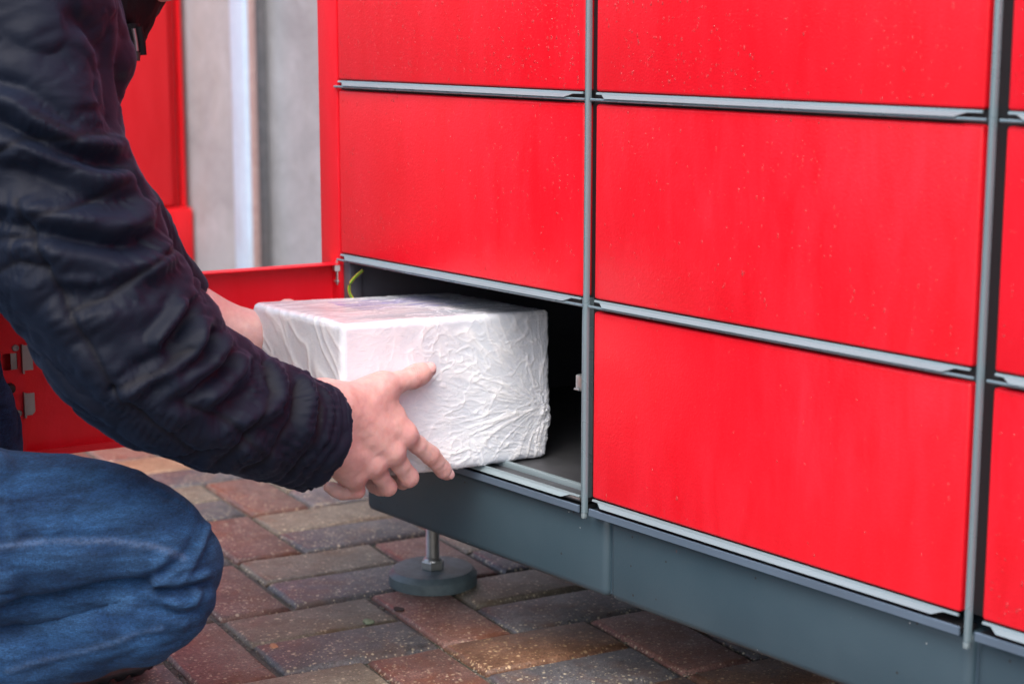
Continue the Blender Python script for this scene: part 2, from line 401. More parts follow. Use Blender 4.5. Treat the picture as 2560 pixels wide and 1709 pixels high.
cab2 = empty('red_cabinet', 'second red locker cabinet standing behind the kneeling person', 'cabinet', (-4.0, .6, 0))
YC = .60
CX = -3.93
box('body', (-5.2, CX - .03, .36, .846, .145, 2.2), M['red_far'], cab2, .004)
box('back_body', (-5.2, CX - .048, .8465, .885, .145, 2.2), M['red_far'], cab2)
box('back_frame', (CX - .03, CX - .008, .876, .884, .293, 2.2), M['red_far'], cab2, .003)
box('side_panel', (CX - .029, CX - .002, .37, .845, .300, 2.18), M['red_far'], cab2, .006)
box('side_rail', (CX - .029, CX + .006, .36, .893, .142, .292), M['red_far'], cab2, .005)
box('door', (-4.58, CX - .01, .335, .358, .300, 2.18), M['red_far'], cab2, .006)
box('door', (-5.19, -4.59, .335, .358, .300, 2.18), M['red_far'], cab2, .006)
box('base', (-5.1, CX - .10, .42, .86, -.005, .140), M['slate'], cab2, .004)

# ================================================================== parcel locker
LK = empty('parcel_locker', 'large red parcel locker with grey base and one open compartment', 'locker', (-1.3, .2, 0))
cols = [(-1.9006, -1.4264), (-1.4079, -.9154), (-.8926, -.4001), (-.3816, .11)]
rows = [(.2319, .4395), (.4532, .6615), (.6744, .8825), (.8955, 1.104), (1.117, 1.325), (1.338, 1.60)]
DEPTH = .55
def door_mesh(w_, h_):
    bm = bmesh.new(); box_bm(bm, -w_ / 2, w_ / 2, 0, .021, -h_ / 2, h_ / 2)
    es = [e for e in bm.edges if all(v.co.y < .001 for v in e.verts) or abs(e.verts[0].co.y - e.verts[1].co.y) > .01]
    bmesh.ops.bevel(bm, geom=es, offset=.0032, segments=4, profile=.5, affect='EDGES')
    me = bpy.data.meshes.new('door'); bm.to_mesh(me); bm.free(); soft(me, 30); me.materials.append(M['red']); return me
def add_door(x0, x1, z0, z1):
    o = bpy.data.objects.new('door', door_mesh(x1 - x0, z1 - z0)); COL.objects.link(o); o.parent = LK
    o.location = Vector(((x0 + x1) / 2, 0, (z0 + z1) / 2)) - LK.location; return o
drops_mat = NT('water_drop'); drops_mat.set('Base Color', (1, .38, .42, 1)); drops_mat.set('Roughness', .03); drops_mat.set('Transmission Weight', .93); drops_mat.set('IOR', 1.33)
def droplets(parent_door, x0, x1, z0, z1, n, seed, bias_left=False):
    r = random.Random(seed); V, F = [], []; N, K = 8, 3
    for _ in range(n):
        x = r.uniform(x0 + .006, x1 - .006); z = r.uniform(z0 + .004, z1 - .004)
        if r.random() > .35 + .65 * max(0, vn1(x * 14 + seed, z * 14)): continue
        s = .0005 + .0010 * r.random() ** 2.6; el_ = r.choice((1, 1.1, 1.5, 2.1)); hgt = s * .55
        off = len(V)
        for k in range(K):
            ph = k / K * math.pi / 2; rr = s * math.cos(ph); yy = -hgt * math.sin(ph)
            for q in range(N):
                t_ = 2 * math.pi * q / N; V.append((x + rr * math.cos(t_) * (1 + .15 * math.sin(3 * t_ + x * 900)), yy + .0002, z + rr * math.sin(t_) * el_))
        V.append((x, -hgt + .0002, z))
        for k in range(K - 1):
            for q in range(N): F.append((off + k * N + q, off + k * N + (q + 1) % N, off + (k + 1) * N + (q + 1) % N, off + (k + 1) * N + q))
        for q in range(N): F.append((off + (K - 1) * N + q, off + (K - 1) * N + (q + 1) % N, off + K * N, off + K * N))
    return V, F
def vn1(a, b): return float(vnoise(np.array([[a, b, 3.3]]))[0])
def add_drops(door, x0, x1, z0, z1, n, seed):
    V, F = droplets(door, x0, x1, z0, z1, n, seed)
    if not V: return
    F4 = [list(f) if f[2] != f[3] else list(f[:3]) for f in F]
    me = bpy.data.meshes.new('water_drops'); me.from_pydata(V, [], F4); me.shade_smooth(); me.materials.append(drops_mat.m)
    o = bpy.data.objects.new('water_drops', me); COL.objects.link(o); o.parent = door
    o.location = -(door.location + LK.location); o['kind'] = 'stuff'
for ci, (x0, x1) in enumerate(cols):
    for ri, (z0, z1) in enumerate(rows):
        if ci == 0 and ri == 0: continue
        d_ = add_door(x0, x1, z0, z1)
        if ci < 3 and ri < 3: add_drops(d_, x0, min(x1, -.78), z0, z1, (4200, 2200, 500)[ci] if ri == 2 else (2000, 1200, 200)[ci] if ri == 1 else 420, ci * 7 + ri)
# rails under each row of doors: a pale lip and a thin rod
for ci, (x0, x1) in enumerate(cols):
    xl, xr = x0 + (.002 if ci else .001), x1 - .001
    for ri, (z0, z1) in enumerate(rows):
        # lip with notched ends
        bm = bmesh.new(); zt, zb = z0 - .0006, z0 - .0068
        pr = [(xl, zt, -.0006), (xr, zt, -.0006), (xr, zt - .0022, -.0016), (xr - .016, zt - .0024, -.0016), (xr - .026, zb, -.0062), (xl + .018, zb, -.0062), (xl + .009, zt - .0024, -.0016), (xl, zt - .0022, -.0016)]
        F_ = [bm.verts.new((a, y, z)) for (a, z, y) in pr]; Bk = [bm.verts.new((a, y + .0020, z - .0004)) for (a, z, y) in pr]
        n = len(pr); bm.faces.new((F_[0], F_[7], F_[6], F_[3], F_[2], F_[1])); bm.faces.new((F_[6], F_[5], F_[4], F_[3]))
        for i in range(n): bm.faces.new((F_[i], F_[(i + 1) % n], Bk[(i + 1) % n], Bk[i]))
        bmesh.ops.recalc_face_normals(bm, faces=bm.faces[:])
        me = bpy.data.meshes.new('lip'); bm.to_mesh(me); bm.free(); o = link('lip', me, M['lip'], LK); o.location = -LK.location
        if ri > 0:
            tube('rod', [(x0 - .004, -.0028, z0 - .0084), (x1 + .005, -.0028, z0 - .0084)], .0016, M['alu'], LK, 10)
            box('rail_shade_strip', (x0 - .003, x1 + .003, .006, .020, z0 - .0128, z0 - .0003), M['gap'], LK)  # near-black strip painted as the shade between door rows
# vertical posts between the columns
gaps = [(-1.4264, -1.4079, -1.4198), (-.9154, -.8926, -.9075), (-.4001, -.3816, -.3939)]
for gi, (g0, g1, ps) in enumerate(gaps):
    z0 = .2142 if gi == 0 else .2095
    bm = bmesh.new(); wv = .0064
    prof = [(ps, -.0008), (ps, -.0035), (ps + .0012, -.0058), (ps + .0022, -.0066), (ps + wv - .0022, -.0066), (ps + wv - .0012, -.0058), (ps + wv, -.0035), (ps + wv, -.0008)]
    o = prism('post', prof, 'Z', z0, 1.615, M['alu'], LK)
    tip = prism('post_tip', [(ps + .0008, -.0060), (ps + wv - .0008, -.0060), (ps + wv - .0008, -.0008), (ps + .0008, -.0008)], 'Z', z0 - .0065, z0 - .0002, M['lip'], LK, .0008)
    box('post_shade_strip', (g0 + .0005, g1 - .0005, .0125, .022, .2300, 1.60), M['gap'], LK)  # near-black strip painted as the shade beside the post
box('side_strip', (-1.9465, -1.9022, -.0005, .022, .2145, 1.615), M['red'], LK, .002)
box('side_panel', (-1.9460, -1.9445, .0225, DEPTH, .2145, 1.615), M['red_far'], LK)
box('end_panel', (.112, .135, 0, DEPTH, .2145, 1.615), M['red_far'], LK, .002)
box('roof', (-1.955, .145, -.012, DEPTH + .01, 1.6165, 1.66), M['slate'], LK, .004)
box('back_panel', (-1.944, .111, DEPTH - .004, DEPTH, .2145, 1.6155), M['inside'], LK)
box('inner_body', (-1.405, .105, .023, DEPTH - .006, .2300, 1.61), M['inside'], LK)
box('inner_body', (-1.940, -1.4055, .023, DEPTH - .006, .4475, 1.61), M['inside'], LK)
# open compartment
box('compartment_wall', (-1.943, -1.8985, .024, DEPTH - .006, .2290, .4470), M['inside'], LK, .003)
box('compartment_wall', (-1.4262, -1.4060, .024, DEPTH - .006, .2290, .4470), M['inside'], LK)
box('compartment_post', (-1.9015, -1.886, .004, .023, .2300, .4465), M['inside'], LK, .002)
box('compartment_floor', (-1.944, -1.4062, .034, DEPTH - .006, .2200, .2285), M['floor_metal'], LK)
box('floor_band', (-1.9005, -1.4268, .0265, .0335, .2240, .2325), M['lip'], LK, .0012)
box('floor_front', (-1.9005, -1.4268, .0040, .0262, .2215, .2262), M['floor_metal'], LK)
tube('rolled_edge', [(-1.9005, .0012, .2262), (-1.4272, .0012, .2262)], .0022, M['steel'], LK, 10)
box('post_return', (-1.4262, -1.4215, -.0005, .022, .2280, .4520), M['alu'], LK, .0006)
# strike plate on the right jamb
bm = bmesh.new(); box_bm(bm, -1.4385, -1.4264, .001, .016, .3478, .3660, .0022, 2); me = bpy.data.meshes.new('strike'); bm.to_mesh(me); bm.free()
o = link('strike', me, M['steel'], LK); soft(me); o.location = -LK.location
o2 = tube('strike_pin', [(-1.4368, -.001, .3500), (-1.4290, -.001, .3500)], .0013, M['steel'], LK, 8)
# earth wire
def arc(p0, p1, bow, n=14):
    p0, p1, bow = Vector(p0), Vector(p1), Vector(bow)
    return [p0.lerp(p1, t / n) + bow * math.sin(math.pi * t / n) for t in range(n + 1)]
wp = arc((-1.868, .012, .4335), (-1.872, .010, .385), (-.014, -.010, 0))
tube('earth_wire', wp, .0019, M['yellow'], LK, 10)
tube('earth_wire_stripe', [p + Vector((.0014, -.0010, 0)) for p in wp], .0010, M['green'], LK, 8)
# bolt with nut under the rail at the hinge
# sill channel and base panels, one length per column
for ci, (x0, x1) in enumerate(cols):
    xa = (x0 + .001) if ci == 0 else gaps[ci - 1][2] + .0125; xb = gaps[ci][2] - .0045 if ci < 3 else .110
    prism('sill_channel', [(-.0050, .2130), (-.0050, .2202), (-.0043, .2209), (-.0028, .2209), (-.0028, .2130)], 'X', xa, xb, M['channel'], LK)
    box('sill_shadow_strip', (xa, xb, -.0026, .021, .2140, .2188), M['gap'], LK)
xs = [-1.861, -1.3862, -.9022, -.42, .10]
for i in range(4):
    box('base_panel', (xs[i], xs[i + 1] - .0030, .0065, .53, .1190, .2128), M['base'], LK, .010, 4)
box('base_seam', (xs[1] - .012, xs[3] + .012, .014, .38, .124, .2120), M['slate'], LK)
# levelling foot under the left end
FX, FY = -1.854, .110
ft = bpy.data.meshes.new('levelling_foot')
def lathe(bm, prof, n=48, sq=None):
    rings = []
    for (r_, z_) in prof: rings.append([bm.verts.new((r_ * math.cos(2 * math.pi * k / n), r_ * math.sin(2 * math.pi * k / n), z_)) for k in range(n)])
    for i in range(len(rings) - 1):
        for k in range(n): bm.faces.new((rings[i][k], rings[i][(k + 1) % n], rings[i + 1][(k + 1) % n], rings[i + 1][k]))
    bm.faces.new(rings[-1]); bm.faces.new(rings[0][::-1])
bm = bmesh.new(); lathe(bm, [(.0590, 0), (.0598, .001), (.0598, .0145), (.0540, .0215), (.0532, .0218), (.020, .0212), (.0195, .0212)], 64); bm.to_mesh(ft); bm.free()
foot = link('levelling_foot', ft, M['pad'], LK); soft(ft, 30); foot.location = Vector((FX, FY, -.0005)) - LK.location
bm = bmesh.new(); prof = [(.0075, .028)]; z = .034
while z < .118: prof += [(.0083, z), (.0094, z + .0009), (.0094, z + .0013), (.0083, z + .0022)]; z += .0026
lathe(bm, prof + [(.0083, .1195)], 20); me = bpy.data.meshes.new('threaded_rod'); bm.to_mesh(me); bm.free(); o = link('threaded_rod', me, M['steel'], foot); soft(me, 40)
bm = bmesh.new(); lathe(bm, [(.0155, .0210), (.0160, .0222), (.0160, .0310), (.0150, .0322)], 6); me = bpy.data.meshes.new('nut'); bm.to_mesh(me); bm.free(); o = link('nut', me, M['steel'], foot); o.rotation_euler = (0, 0, .25)
bm = bmesh.new(); lathe(bm, [(.0130, .0318), (.0128, .0335), (.0105, .0360), (.0085, .0365)], 24); me = bpy.data.meshes.new('collar'); bm.to_mesh(me); bm.free(); link('collar', me, M['steel'], foot); soft(me, 40)

# the open door: a pan hinged at the left jamb, swung out past a right angle; its inside faces the camera
DW, DH = .468, .2076
dm = bpy.data.objects.new('open_door', None)
bm = bmesh.new()     # local: x from hinge to free edge, y = outward (outer skin at +.021), z up
box_bm(bm, 0, DW, .0195, .021, 0, DH); box_bm(bm, 0, DW, 0, .0194, 0, .0016); box_bm(bm, 0, DW, 0, .0194, DH - .0016, DH)
box_bm(bm, 0, .0016, 0, .0194, .0017, DH - .0017); box_bm(bm, DW - .0016, DW, 0, .0194, .0017, DH - .0017)
box_bm(bm, .0017, DW - .0017, -.0004, .0012, .0002, .0085)      # bottom return
me = bpy.data.meshes.new('open_door'); bm.to_mesh(me); bm.free()
od = link('open_door', me, M['red_in'], LK); od['label'] = 'opened red door seen from inside, swung out to the left'
ang = math.atan2(-.985, -.150)
od.matrix_basis = Matrix.Translation(Vector((-1.8985, .0130, .2319)) - LK.location) @ Matrix.Rotation(ang, 4, 'Z') @ Matrix.Scale(-1, 4, (0, 1, 0))
def dpart(name, dims, mat, bev=0.0):
    bm = bmesh.new(); box_bm(bm, *dims, bev); me = bpy.data.meshes.new(name); bm.to_mesh(me); bm.free()
    o = link(name, me, mat, od)
    if bev: soft(me)
    return o
# inner return strip near the free edge with a square cut-out (four pieces round the hole)
X0, X1 = DW - .039, DW - .0018; HX0, HX1, HZ0, HZ1 = DW - .0345, DW - .0170, .109, .129
bm = bmesh.new()
for q in ((X0, HX0, .0017, DH - .0017), (HX1, X1, .0017, DH - .0017), (HX0, HX1, .0017, HZ0), (HX0, HX1, HZ1, DH - .0017)):
    box_bm(bm, q[0], q[1], .0030, .0044, q[2], q[3])
box_bm(bm, X0 - .0016, X0, .0030, .0194, .0017, DH - .0017)
me = bpy.data.meshes.new('return_strip'); bm.to_mesh(me); bm.free(); link('return_strip', me, M['red_in'], od)
for (z0, z1, w_) in ((.107, .138, .0100), (.0535, .0800, .0100)):
    bm = bmesh.new(); a, b = X0 - .002 - w_, X0 - .002
    pts = [(b, z0 + .001), (b, z1), (a + .0035, z1), (a, z1 - .004), (a, z0 + .001)] if z0 > .1 else [(b, z0), (b, z1), (a, z1), (a, z0 + .004), (a + .0035, z0)]
    A_ = [bm.verts.new((p[0], -.0030, p[1])) for p in pts]; B_ = [bm.verts.new((p[0], -.0012, p[1])) for p in pts]
    for i in range(5): bm.faces.new((A_[i], A_[(i + 1) % 5], B_[(i + 1) % 5], B_[i]))
    bm.faces.new(A_); bm.faces.new(B_[::-1]); box_bm(bm, b + .0002, b + .0022, -.0034, .0190, z0 - .003, z1 + .001)
    bmesh.ops.recalc_face_normals(bm, faces=bm.faces[:])
    me = bpy.data.meshes.new('latch_bracket'); bm.to_mesh(me); bm.free(); link('latch_bracket', me, M['bracket'], od)
dpart('latch_plate', (HX0 + .0005, HX0 + .0075, .0050, .0065, HZ0 - .004, HZ1 + .004), M['bracket'])
def disc(name, r_, x, z, y0, y1, mat, n=20, dome=False):
    bm = bmesh.new(); rings = []
    prof = [(r_, y1), (r_, y0 + .001), (r_ * .8, y0), (r_ * .45, y0), (r_ * .40, y0 + .0015), (.0001, y0 + .0016)] if not dome else [(r_, y1), (r_ * .97, y1 - (y1 - y0) * .45), (r_ * .75, y0 + (y1 - y0) * .15), (r_ * .4, y0 + .0003), (.0001, y0)]
    for (q, y) in prof: rings.append([bm.verts.new((x + q * math.cos(2 * math.pi * k / n), y, z + q * math.sin(2 * math.pi * k / n))) for k in range(n)])
    for i in range(len(rings) - 1):
        for k in range(n): bm.faces.new((rings[i][k], rings[i][(k + 1) % n], rings[i + 1][(k + 1) % n], rings[i + 1][k]))
    bmesh.ops.recalc_face_normals(bm, faces=bm.faces[:])
    me = bpy.data.meshes.new(name); bm.to_mesh(me); bm.free(); o = link(name, me, mat, od); soft(me, 40); return o
disc('rivet', .0042, X0 + .0065, .1350, .0008, .0030, M['bracket']); disc('rivet', .0042, X0 + .0065, .0560, .0008, .0030, M['bracket'])
disc('rubber_buffer', .0068, X0 + .0155, .0870, -.004, .0030, M['rubber'], 24, True); disc('rubber_buffer', .0062, X0 + .0150, .0620, -.004, .0030, M['rubber'], 24, True)
# hinge bolt, washer and side screw on the open door near the jamb
def dl(p0, p1, r_, name, mat, n=12):
    bm = bmesh.new(); tube_bm(bm, [p0, p1], r_, n); me = bpy.data.meshes.new(name); bm.to_mesh(me); bm.free(); link(name, me, mat, od); soft(me, 40)
dl((.014, .0085, DH - .028), (.014, .0085, DH + .003), .0026, 'hinge_bolt', M['steel']); dl((.014, .0085, DH - .0022), (.014, .0085, DH - .0098), .0066, 'bolt_nut', M['steel'], 6)
dl((.014, .0085, DH - .0222), (.014, .0085, DH - .0245), .0052, 'washer', M['steel']); dl((.0016, .0110, .1655), (.0085, .0110, .1655), .0058, 'side_screw', M['steel'], 10)

# ================================================================== PARCEL
def rot3(y, p, r):
    return (Matrix.Rotation(y, 3, 'Z') @ Matrix.Rotation(p, 3, 'X') @ Matrix.Rotation(r, 3, 'Y'))
PW, PL, PH = .2239, .2846, .1783
PR = np.array(rot3(R(-4.483), R(-2.0995), R(-1.3403)))
PF = np.array((-1.5872, .0877, .2300))
def box2world(p): return PF + (np.asarray(p) - np.array((PW, PL, 0))) @ PR.T
def ridge(n, p=2.5, s=1.0): return np.clip(1 - np.abs(n) * s, 0, 1) ** p
def sst(x, a, b):
    t = np.clip((x - a) / (b - a), 0, 1); return t * t * (3 - 2 * t)
def parcel():
    hd = np.array((PW, PL, PH)) / 2; st = .00105; rad = .0085
    Vs, Fs = [], []; off = 0
    for ax in range(3):
        u, v = [(1, 2), (2, 0), (0, 1)][ax]
        nu, nv = [int(2 * hd[k] / (st if (ax == 0 or ax == 2) else .002)) + 1 for k in (u, v)]
        for sgn in (-1, 1):
            U, W_ = np.meshgrid(np.linspace(-1, 1, nu), np.linspace(-1, 1, nv), indexing='ij')
            P = np.zeros((nu * nv, 3)); P[:, u] = U.ravel() * hd[u]; P[:, v] = W_.ravel() * hd[v]; P[:, ax] = sgn * hd[ax]
            idx = np.arange(nu * nv).reshape(nu, nv)
            q = np.stack([idx[:-1, :-1], idx[1:, :-1], idx[1:, 1:], idx[:-1, 1:]], -1).reshape(-1, 4)
            Fs.append((q if sgn > 0 else q[:, ::-1]) + off); Vs.append(P); off += len(P)
    P = np.concatenate(Vs); F = np.concatenate(Fs)
    q = np.clip(P, -(hd - rad), hd - rad); d = P - q; L = np.linalg.norm(d, axis=1, keepdims=True); N = d / np.maximum(L, 1e-9)
    S = q + N * rad
    S0 = S + hd
    y, z, x = S0[:, 1], S0[:, 2], S0[:, 0]
    # slack film: soft swelling, fine creases, folds drawn towards the gathered corner
    def creases(a, b, c, fr, st_, seed, p=5, s=2.0, warp=.8):
        Q = np.stack([a * fr, b * fr * st_, c * fr], 1); wv_ = np.stack([fbm(Q * .55 + seed, 3), fbm(Q * .55 + seed + 9, 3), fbm(Q * .55 + seed + 21, 3)], 1)
        return ridge(fbm(Q + wv_ * warp + seed, 3), p, s)
    D = .0016 * fbm(S0 * 13, 2) + .00012 * fbm(S0 * 60, 2)
    fx = (N[:, 0] > .5)
    ky, kz = .955 * PL, .36 * PH
    dy, dz = ky - y, z - kz; rr = np.hypot(dy, dz) + 1e-6; an = np.arctan2(dz, dy)
    pol = ridge(fbm(np.stack([an * 5.2 + .8 * fbm(S0 * 22, 2), rr * 7, 0 * an], 1), 3), 6, 2.6)
    pol2 = ridge(fbm(np.stack([an * 12 + 1.2 * fbm(S0 * 30, 2), rr * 11, 0 * an + 5], 1), 3), 7, 2.8)
    att = np.exp(-(rr / .13) ** 1.5) + .10
    D = D + np.where(fx, att * (.0011 * pol + .0007 * pol2), 0)
    cy, cz = .50 * PL, .74 * PH; r2 = np.hypot((y - cy) * .8, z - cz)
    sw = ridge(vnoise(np.stack([r2 * 95 + 2.2 * fbm(S0 * 18, 2), np.arctan2(z - cz, y - cy) * 1.2, 0 * y], 1)), 5, 1.6)
    D = D + np.where(fx, .0006 * sw * np.exp(-(r2 / .075) ** 2), 0)
    low = sst(z, .55 * PH, .12 * PH) if False else np.clip(1 - z / (.55 * PH), 0, 1)
    wv = ridge(fbm(np.stack([z * 85 + .35 * y * 60 + 2.0 * fbm(S0 * 16, 3), y * 13, 0 * y + 2], 1), 3), 6, 2.6)
    wv2 = ridge(fbm(np.stack([z * 190 - .15 * y * 60 + 2.6 * fbm(S0 * 24 + 4, 3), y * 24, 0 * y + 8], 1), 3), 7, 2.8)
    gate = sst(y, .16 * PL, .50 * PL)
    D = D + np.where(fx, gate * (low * .0011 * wv + (.3 + low) * .0006 * wv2), 0)
    up = np.clip((z / PH - .45) / .5, 0, 1) * np.clip((y / PL - .62) / .3, 0, 1)
    dg = ridge(fbm(np.stack([(y * .75 - z * .55) * 75 + 1.3 * fbm(S0 * 18 + 3, 2), (y + z) * 9, 0 * y], 1), 3), 6, 2.6)
    D = D + np.where(fx, up * .0008 * dg, 0)
    # crossing fine creases everywhere
    D = D + .00070 * creases(y, z, x, 26, 1.7, 3, 13, 3.2) * (.25 + .75 * gate) + .00022 * creases(y, z, x, 60, .6, 31, 10, 3.0) * gate
    # near end face: long diagonal tucks
    fe = (N[:, 1] < -.5)
    e1 = ridge(fbm(np.stack([(x * .8 + z * .6) * 42 + 1.2 * fbm(S0 * 12 + 6, 2), (x - z) * 7, 0 * x], 1), 3), 4.5, 2.2)
    D = D + np.where(fe, .0009 * e1, 0)
    ft_ = (N[:, 2] > .5)
    tp = ridge(fbm(np.stack([x * 60 + y * 14 + 1.1 * fbm(S0 * 14 + 2, 2), y * 8, 0 * x], 1), 3), 3, 1.9)
    D = D + np.where(ft_, .0005 * tp, 0)
    S = S + N * D[:, None]
    # gathered tuft of film near the far lower corner of the long face
    b = np.exp(-(((y - .965 * PL) / .017) ** 2 + ((z - .30 * PH) / .026) ** 2)) * (N[:, 0] > .2)
    tuft = b * (.0008 + .0022 * ridge(fbm(S0 * np.array((60, 130, 60)) + 1.5 * fbm(S0 * 60, 2)[:, None], 2), 2, 1.6))
    S = S + N * tuft[:, None] + np.outer(b * .004, (0, 1, 0))
    S = S + np.outer(.0022 * np.sin((y / PL) * math.pi) * (N[:, 2] < -.3), (0, 0, -1))   # bottom sags a touch
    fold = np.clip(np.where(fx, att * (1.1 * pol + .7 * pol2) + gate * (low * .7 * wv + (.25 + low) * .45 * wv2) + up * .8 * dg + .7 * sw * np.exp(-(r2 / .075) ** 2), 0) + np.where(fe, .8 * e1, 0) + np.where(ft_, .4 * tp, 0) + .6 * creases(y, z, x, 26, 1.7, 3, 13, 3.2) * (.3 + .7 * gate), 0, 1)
    key = np.round((P + 1) * 1e5).astype(np.int64); _, first, inv = np.unique(key, axis=0, return_index=True, return_inverse=True)
    inv = inv.ravel()
    return (S + hd)[first], inv[F], fold[first]
def film():
    t = NT('white_plastic_film'); v = t.coord()
    sp = t.n('ShaderNodeSeparateXYZ', i_Vector=v)
    c = t.mix(t.ramp(t.noise(v, 9, 4, .6), [(.35, 0.0), (.65, 1.0)]), (.62, .675, .76), (.71, .76, .83))
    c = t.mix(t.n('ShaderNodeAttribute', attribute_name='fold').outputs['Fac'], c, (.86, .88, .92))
    vein = t.ramp(t.noise(t.coord(scale=(1, .45, 1)), 60, 5, .65, 1.6), [(.44, 0.0), (.50, 1.0), (.56, 0.0)])
    c = t.mix(t.math('MULTIPLY', vein, .30), c, (.78, .79, .82))
    # printed sheet showing faintly through the film on top
    def rect(x0, x1, y0, y1):
        a = t.math('MULTIPLY', t.math('GREATER_THAN', sp.outputs[0], x0), t.math('LESS_THAN', sp.outputs[0], x1))
        b = t.math('MULTIPLY', t.math('GREATER_THAN', sp.outputs[1], y0), t.math('LESS_THAN', sp.outputs[1], y1))
        return t.math('MULTIPLY', t.math('MULTIPLY', a, b), t.math('GREATER_THAN', sp.outputs[2], PH - .006))
    smear = t.ramp(t.noise(t.coord(scale=(9, 1.3, 1)), 9, 4, .6, .8), [(.40, 0.0), (.62, 1.0)])
    c = t.mix(t.math('MULTIPLY', rect(.035, .165, .045, .205), .22), c, (.93, .72, .74))
    c = t.mix(t.math('MULTIPLY', t.math('MULTIPLY', rect(.03, .125, .085, .235), smear), .85), c, (.30, .28, .66))
    c = t.mix(t.math('MULTIPLY', t.math('MULTIPLY', rect(.02, .18, .19, .275), smear), .35), c, (.50, .60, .66))
    t.set('Base Color', c); t.set('Roughness', t.math('MULTIPLY_ADD', t.noise(v, 30, 3), .20, .10)); t.set('Specular IOR Level', .6); t.set('Coat Weight', .35); t.set('Coat Roughness', .08)
    n1 = t.noise(t.coord(scale=(1, .6, 1.3)), 48, 5, .62, 1.3)
    r1 = t.ramp(n1, [(.475, 0.0), (.50, 1.0), (.525, 0.0)])
    n2 = t.noise(t.coord(scale=(1, 1.1, .7), rot=(.5, .2, .3)), 95, 4, .6, 1.8)
    r2 = t.ramp(n2, [(.480, 0.0), (.50, 1.0), (.52, 0.0)])
    nb = t.bump(r1, .30, .0009); nb = t.bump(r2, .20, .0006, nb); t.set('Normal', nb)
    t.set('Subsurface Weight', .15); t.set('Subsurface Radius', (.01, .01, .012)); t.set('Subsurface Scale', .5)
    return t.m
V, F, fold_ = parcel()
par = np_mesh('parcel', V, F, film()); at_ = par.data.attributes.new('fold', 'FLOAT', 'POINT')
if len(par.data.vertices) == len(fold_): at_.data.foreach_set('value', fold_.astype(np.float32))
Mp = Matrix([list(PR[i]) for i in range(3)]).to_4x4(); org = box2world((0, 0, 0)); par.matrix_world = Matrix.Translation(org.tolist()) @ Mp
par['label'] = 'parcel wrapped in crinkled white plastic film, held half inside the open compartment'; par['category'] = 'parcel'

# ================================================================== signed distance tools
def cap(P, a, b, ra, rb):
    a = np.array(a, np.float32); b = np.array(b, np.float32); ab = b - a
    t = np.clip(((P - a) @ ab) / (ab @ ab), 0, 1)
    return np.linalg.norm(P - a - t[..., None] * ab, axis=-1) - (ra + (rb - ra) * t)
def ell(P, c, r, M3=None):
    d = P - np.array(c, np.float32)
    if M3 is not None: d = d @ np.array(M3, np.float32)
    r = np.array(r, np.float32); k = np.linalg.norm(d / r, axis=-1); return (k - 1) * r.min() * .9 + 0 * k if False else (k - 1) * np.linalg.norm(d, axis=-1) / np.maximum(k, 1e-4)
def smin(a, b, k):
    h = np.clip(.5 + .5 * (b - a) / k, 0, 1); return b + (a - b) * h - k * h * (1 - h)
def chain(P, pts, rs, k=.02):
    d = None
    for i in range(len(pts) - 1):
        c = cap(P, pts[i], pts[i + 1], rs[i], rs[i + 1]); d = c if d is None else smin(d, c, k)
    return d
def surface_nets(fn, lo, hi, h):
    lo = np.array(lo, float); n = np.ceil((np.array(hi) - lo) / h).astype(int) + 1
    ax = [lo[i] + h * np.arange(n[i]) for i in range(3)]
    Fv = np.empty(n, np.float32)
    for i0 in range(0, n[0], 24):
        G = np.stack(np.meshgrid(ax[0][i0:i0 + 24], ax[1], ax[2], indexing='ij'), -1).astype(np.float32); Fv[i0:i0 + 24] = fn(G)
    s = Fv < 0
    corners = [(i, j, k) for i in (0, 1) for j in (0, 1) for k in (0, 1)]
    m = [x - 1 for x in n]
    cs = sum(s[i:i + m[0], j:j + m[1], k:k + m[2]].astype(np.int8) for i, j, k in corners)
    act = (cs > 0) & (cs < 8); ids = np.argwhere(act); vid = -np.ones(m, np.int64); vid[act] = np.arange(len(ids))
    acc = np.zeros((len(ids), 3)); cnt = np.zeros(len(ids))
    for a in corners:
        for d in range(3):
            if a[d] == 0:
                b = list(a); b[d] = 1
                fa = Fv[ids[:, 0] + a[0], ids[:, 1] + a[1], ids[:, 2] + a[2]]; fb = Fv[ids[:, 0] + b[0], ids[:, 1] + b[1], ids[:, 2] + b[2]]
                cr = (fa < 0) != (fb < 0); t = np.where(cr, fa / np.where(fa == fb, 1, fa - fb), 0)
                p = np.array(a, float)[None] + 0 * acc; p[:, d] += t; acc += p * cr[:, None]; cnt += cr
    V = lo + h * (ids + acc / cnt[:, None])
    Q = []
    for d in range(3):
        e1, e2 = (d + 1) % 3, (d + 2) % 3
        sl0 = [slice(None)] * 3; sl1 = [slice(None)] * 3; sl0[d] = slice(0, -1); sl1[d] = slice(1, None)
        s0 = s[tuple(sl0)]; s1 = s[tuple(sl1)]; cr = s0 != s1
        w_ = np.argwhere(cr); w_ = w_[(w_[:, e1] > 0) & (w_[:, e2] > 0) & (w_[:, e1] < m[e1]) & (w_[:, e2] < m[e2])]
        def g(o1, o2):
            q = w_.copy(); q[:, e1] -= o1; q[:, e2] -= o2; return vid[q[:, 0], q[:, 1], q[:, 2]]
        quad = np.stack([g(1, 1), g(0, 1), g(0, 0), g(1, 0)], 1); flip = ~s[w_[:, 0], w_[:, 1], w_[:, 2]]
        quad[flip] = quad[flip][:, ::-1]; Q.append(quad)
    Q = np.concatenate(Q); Q = Q[(Q >= 0).all(1)]
    return V, Q
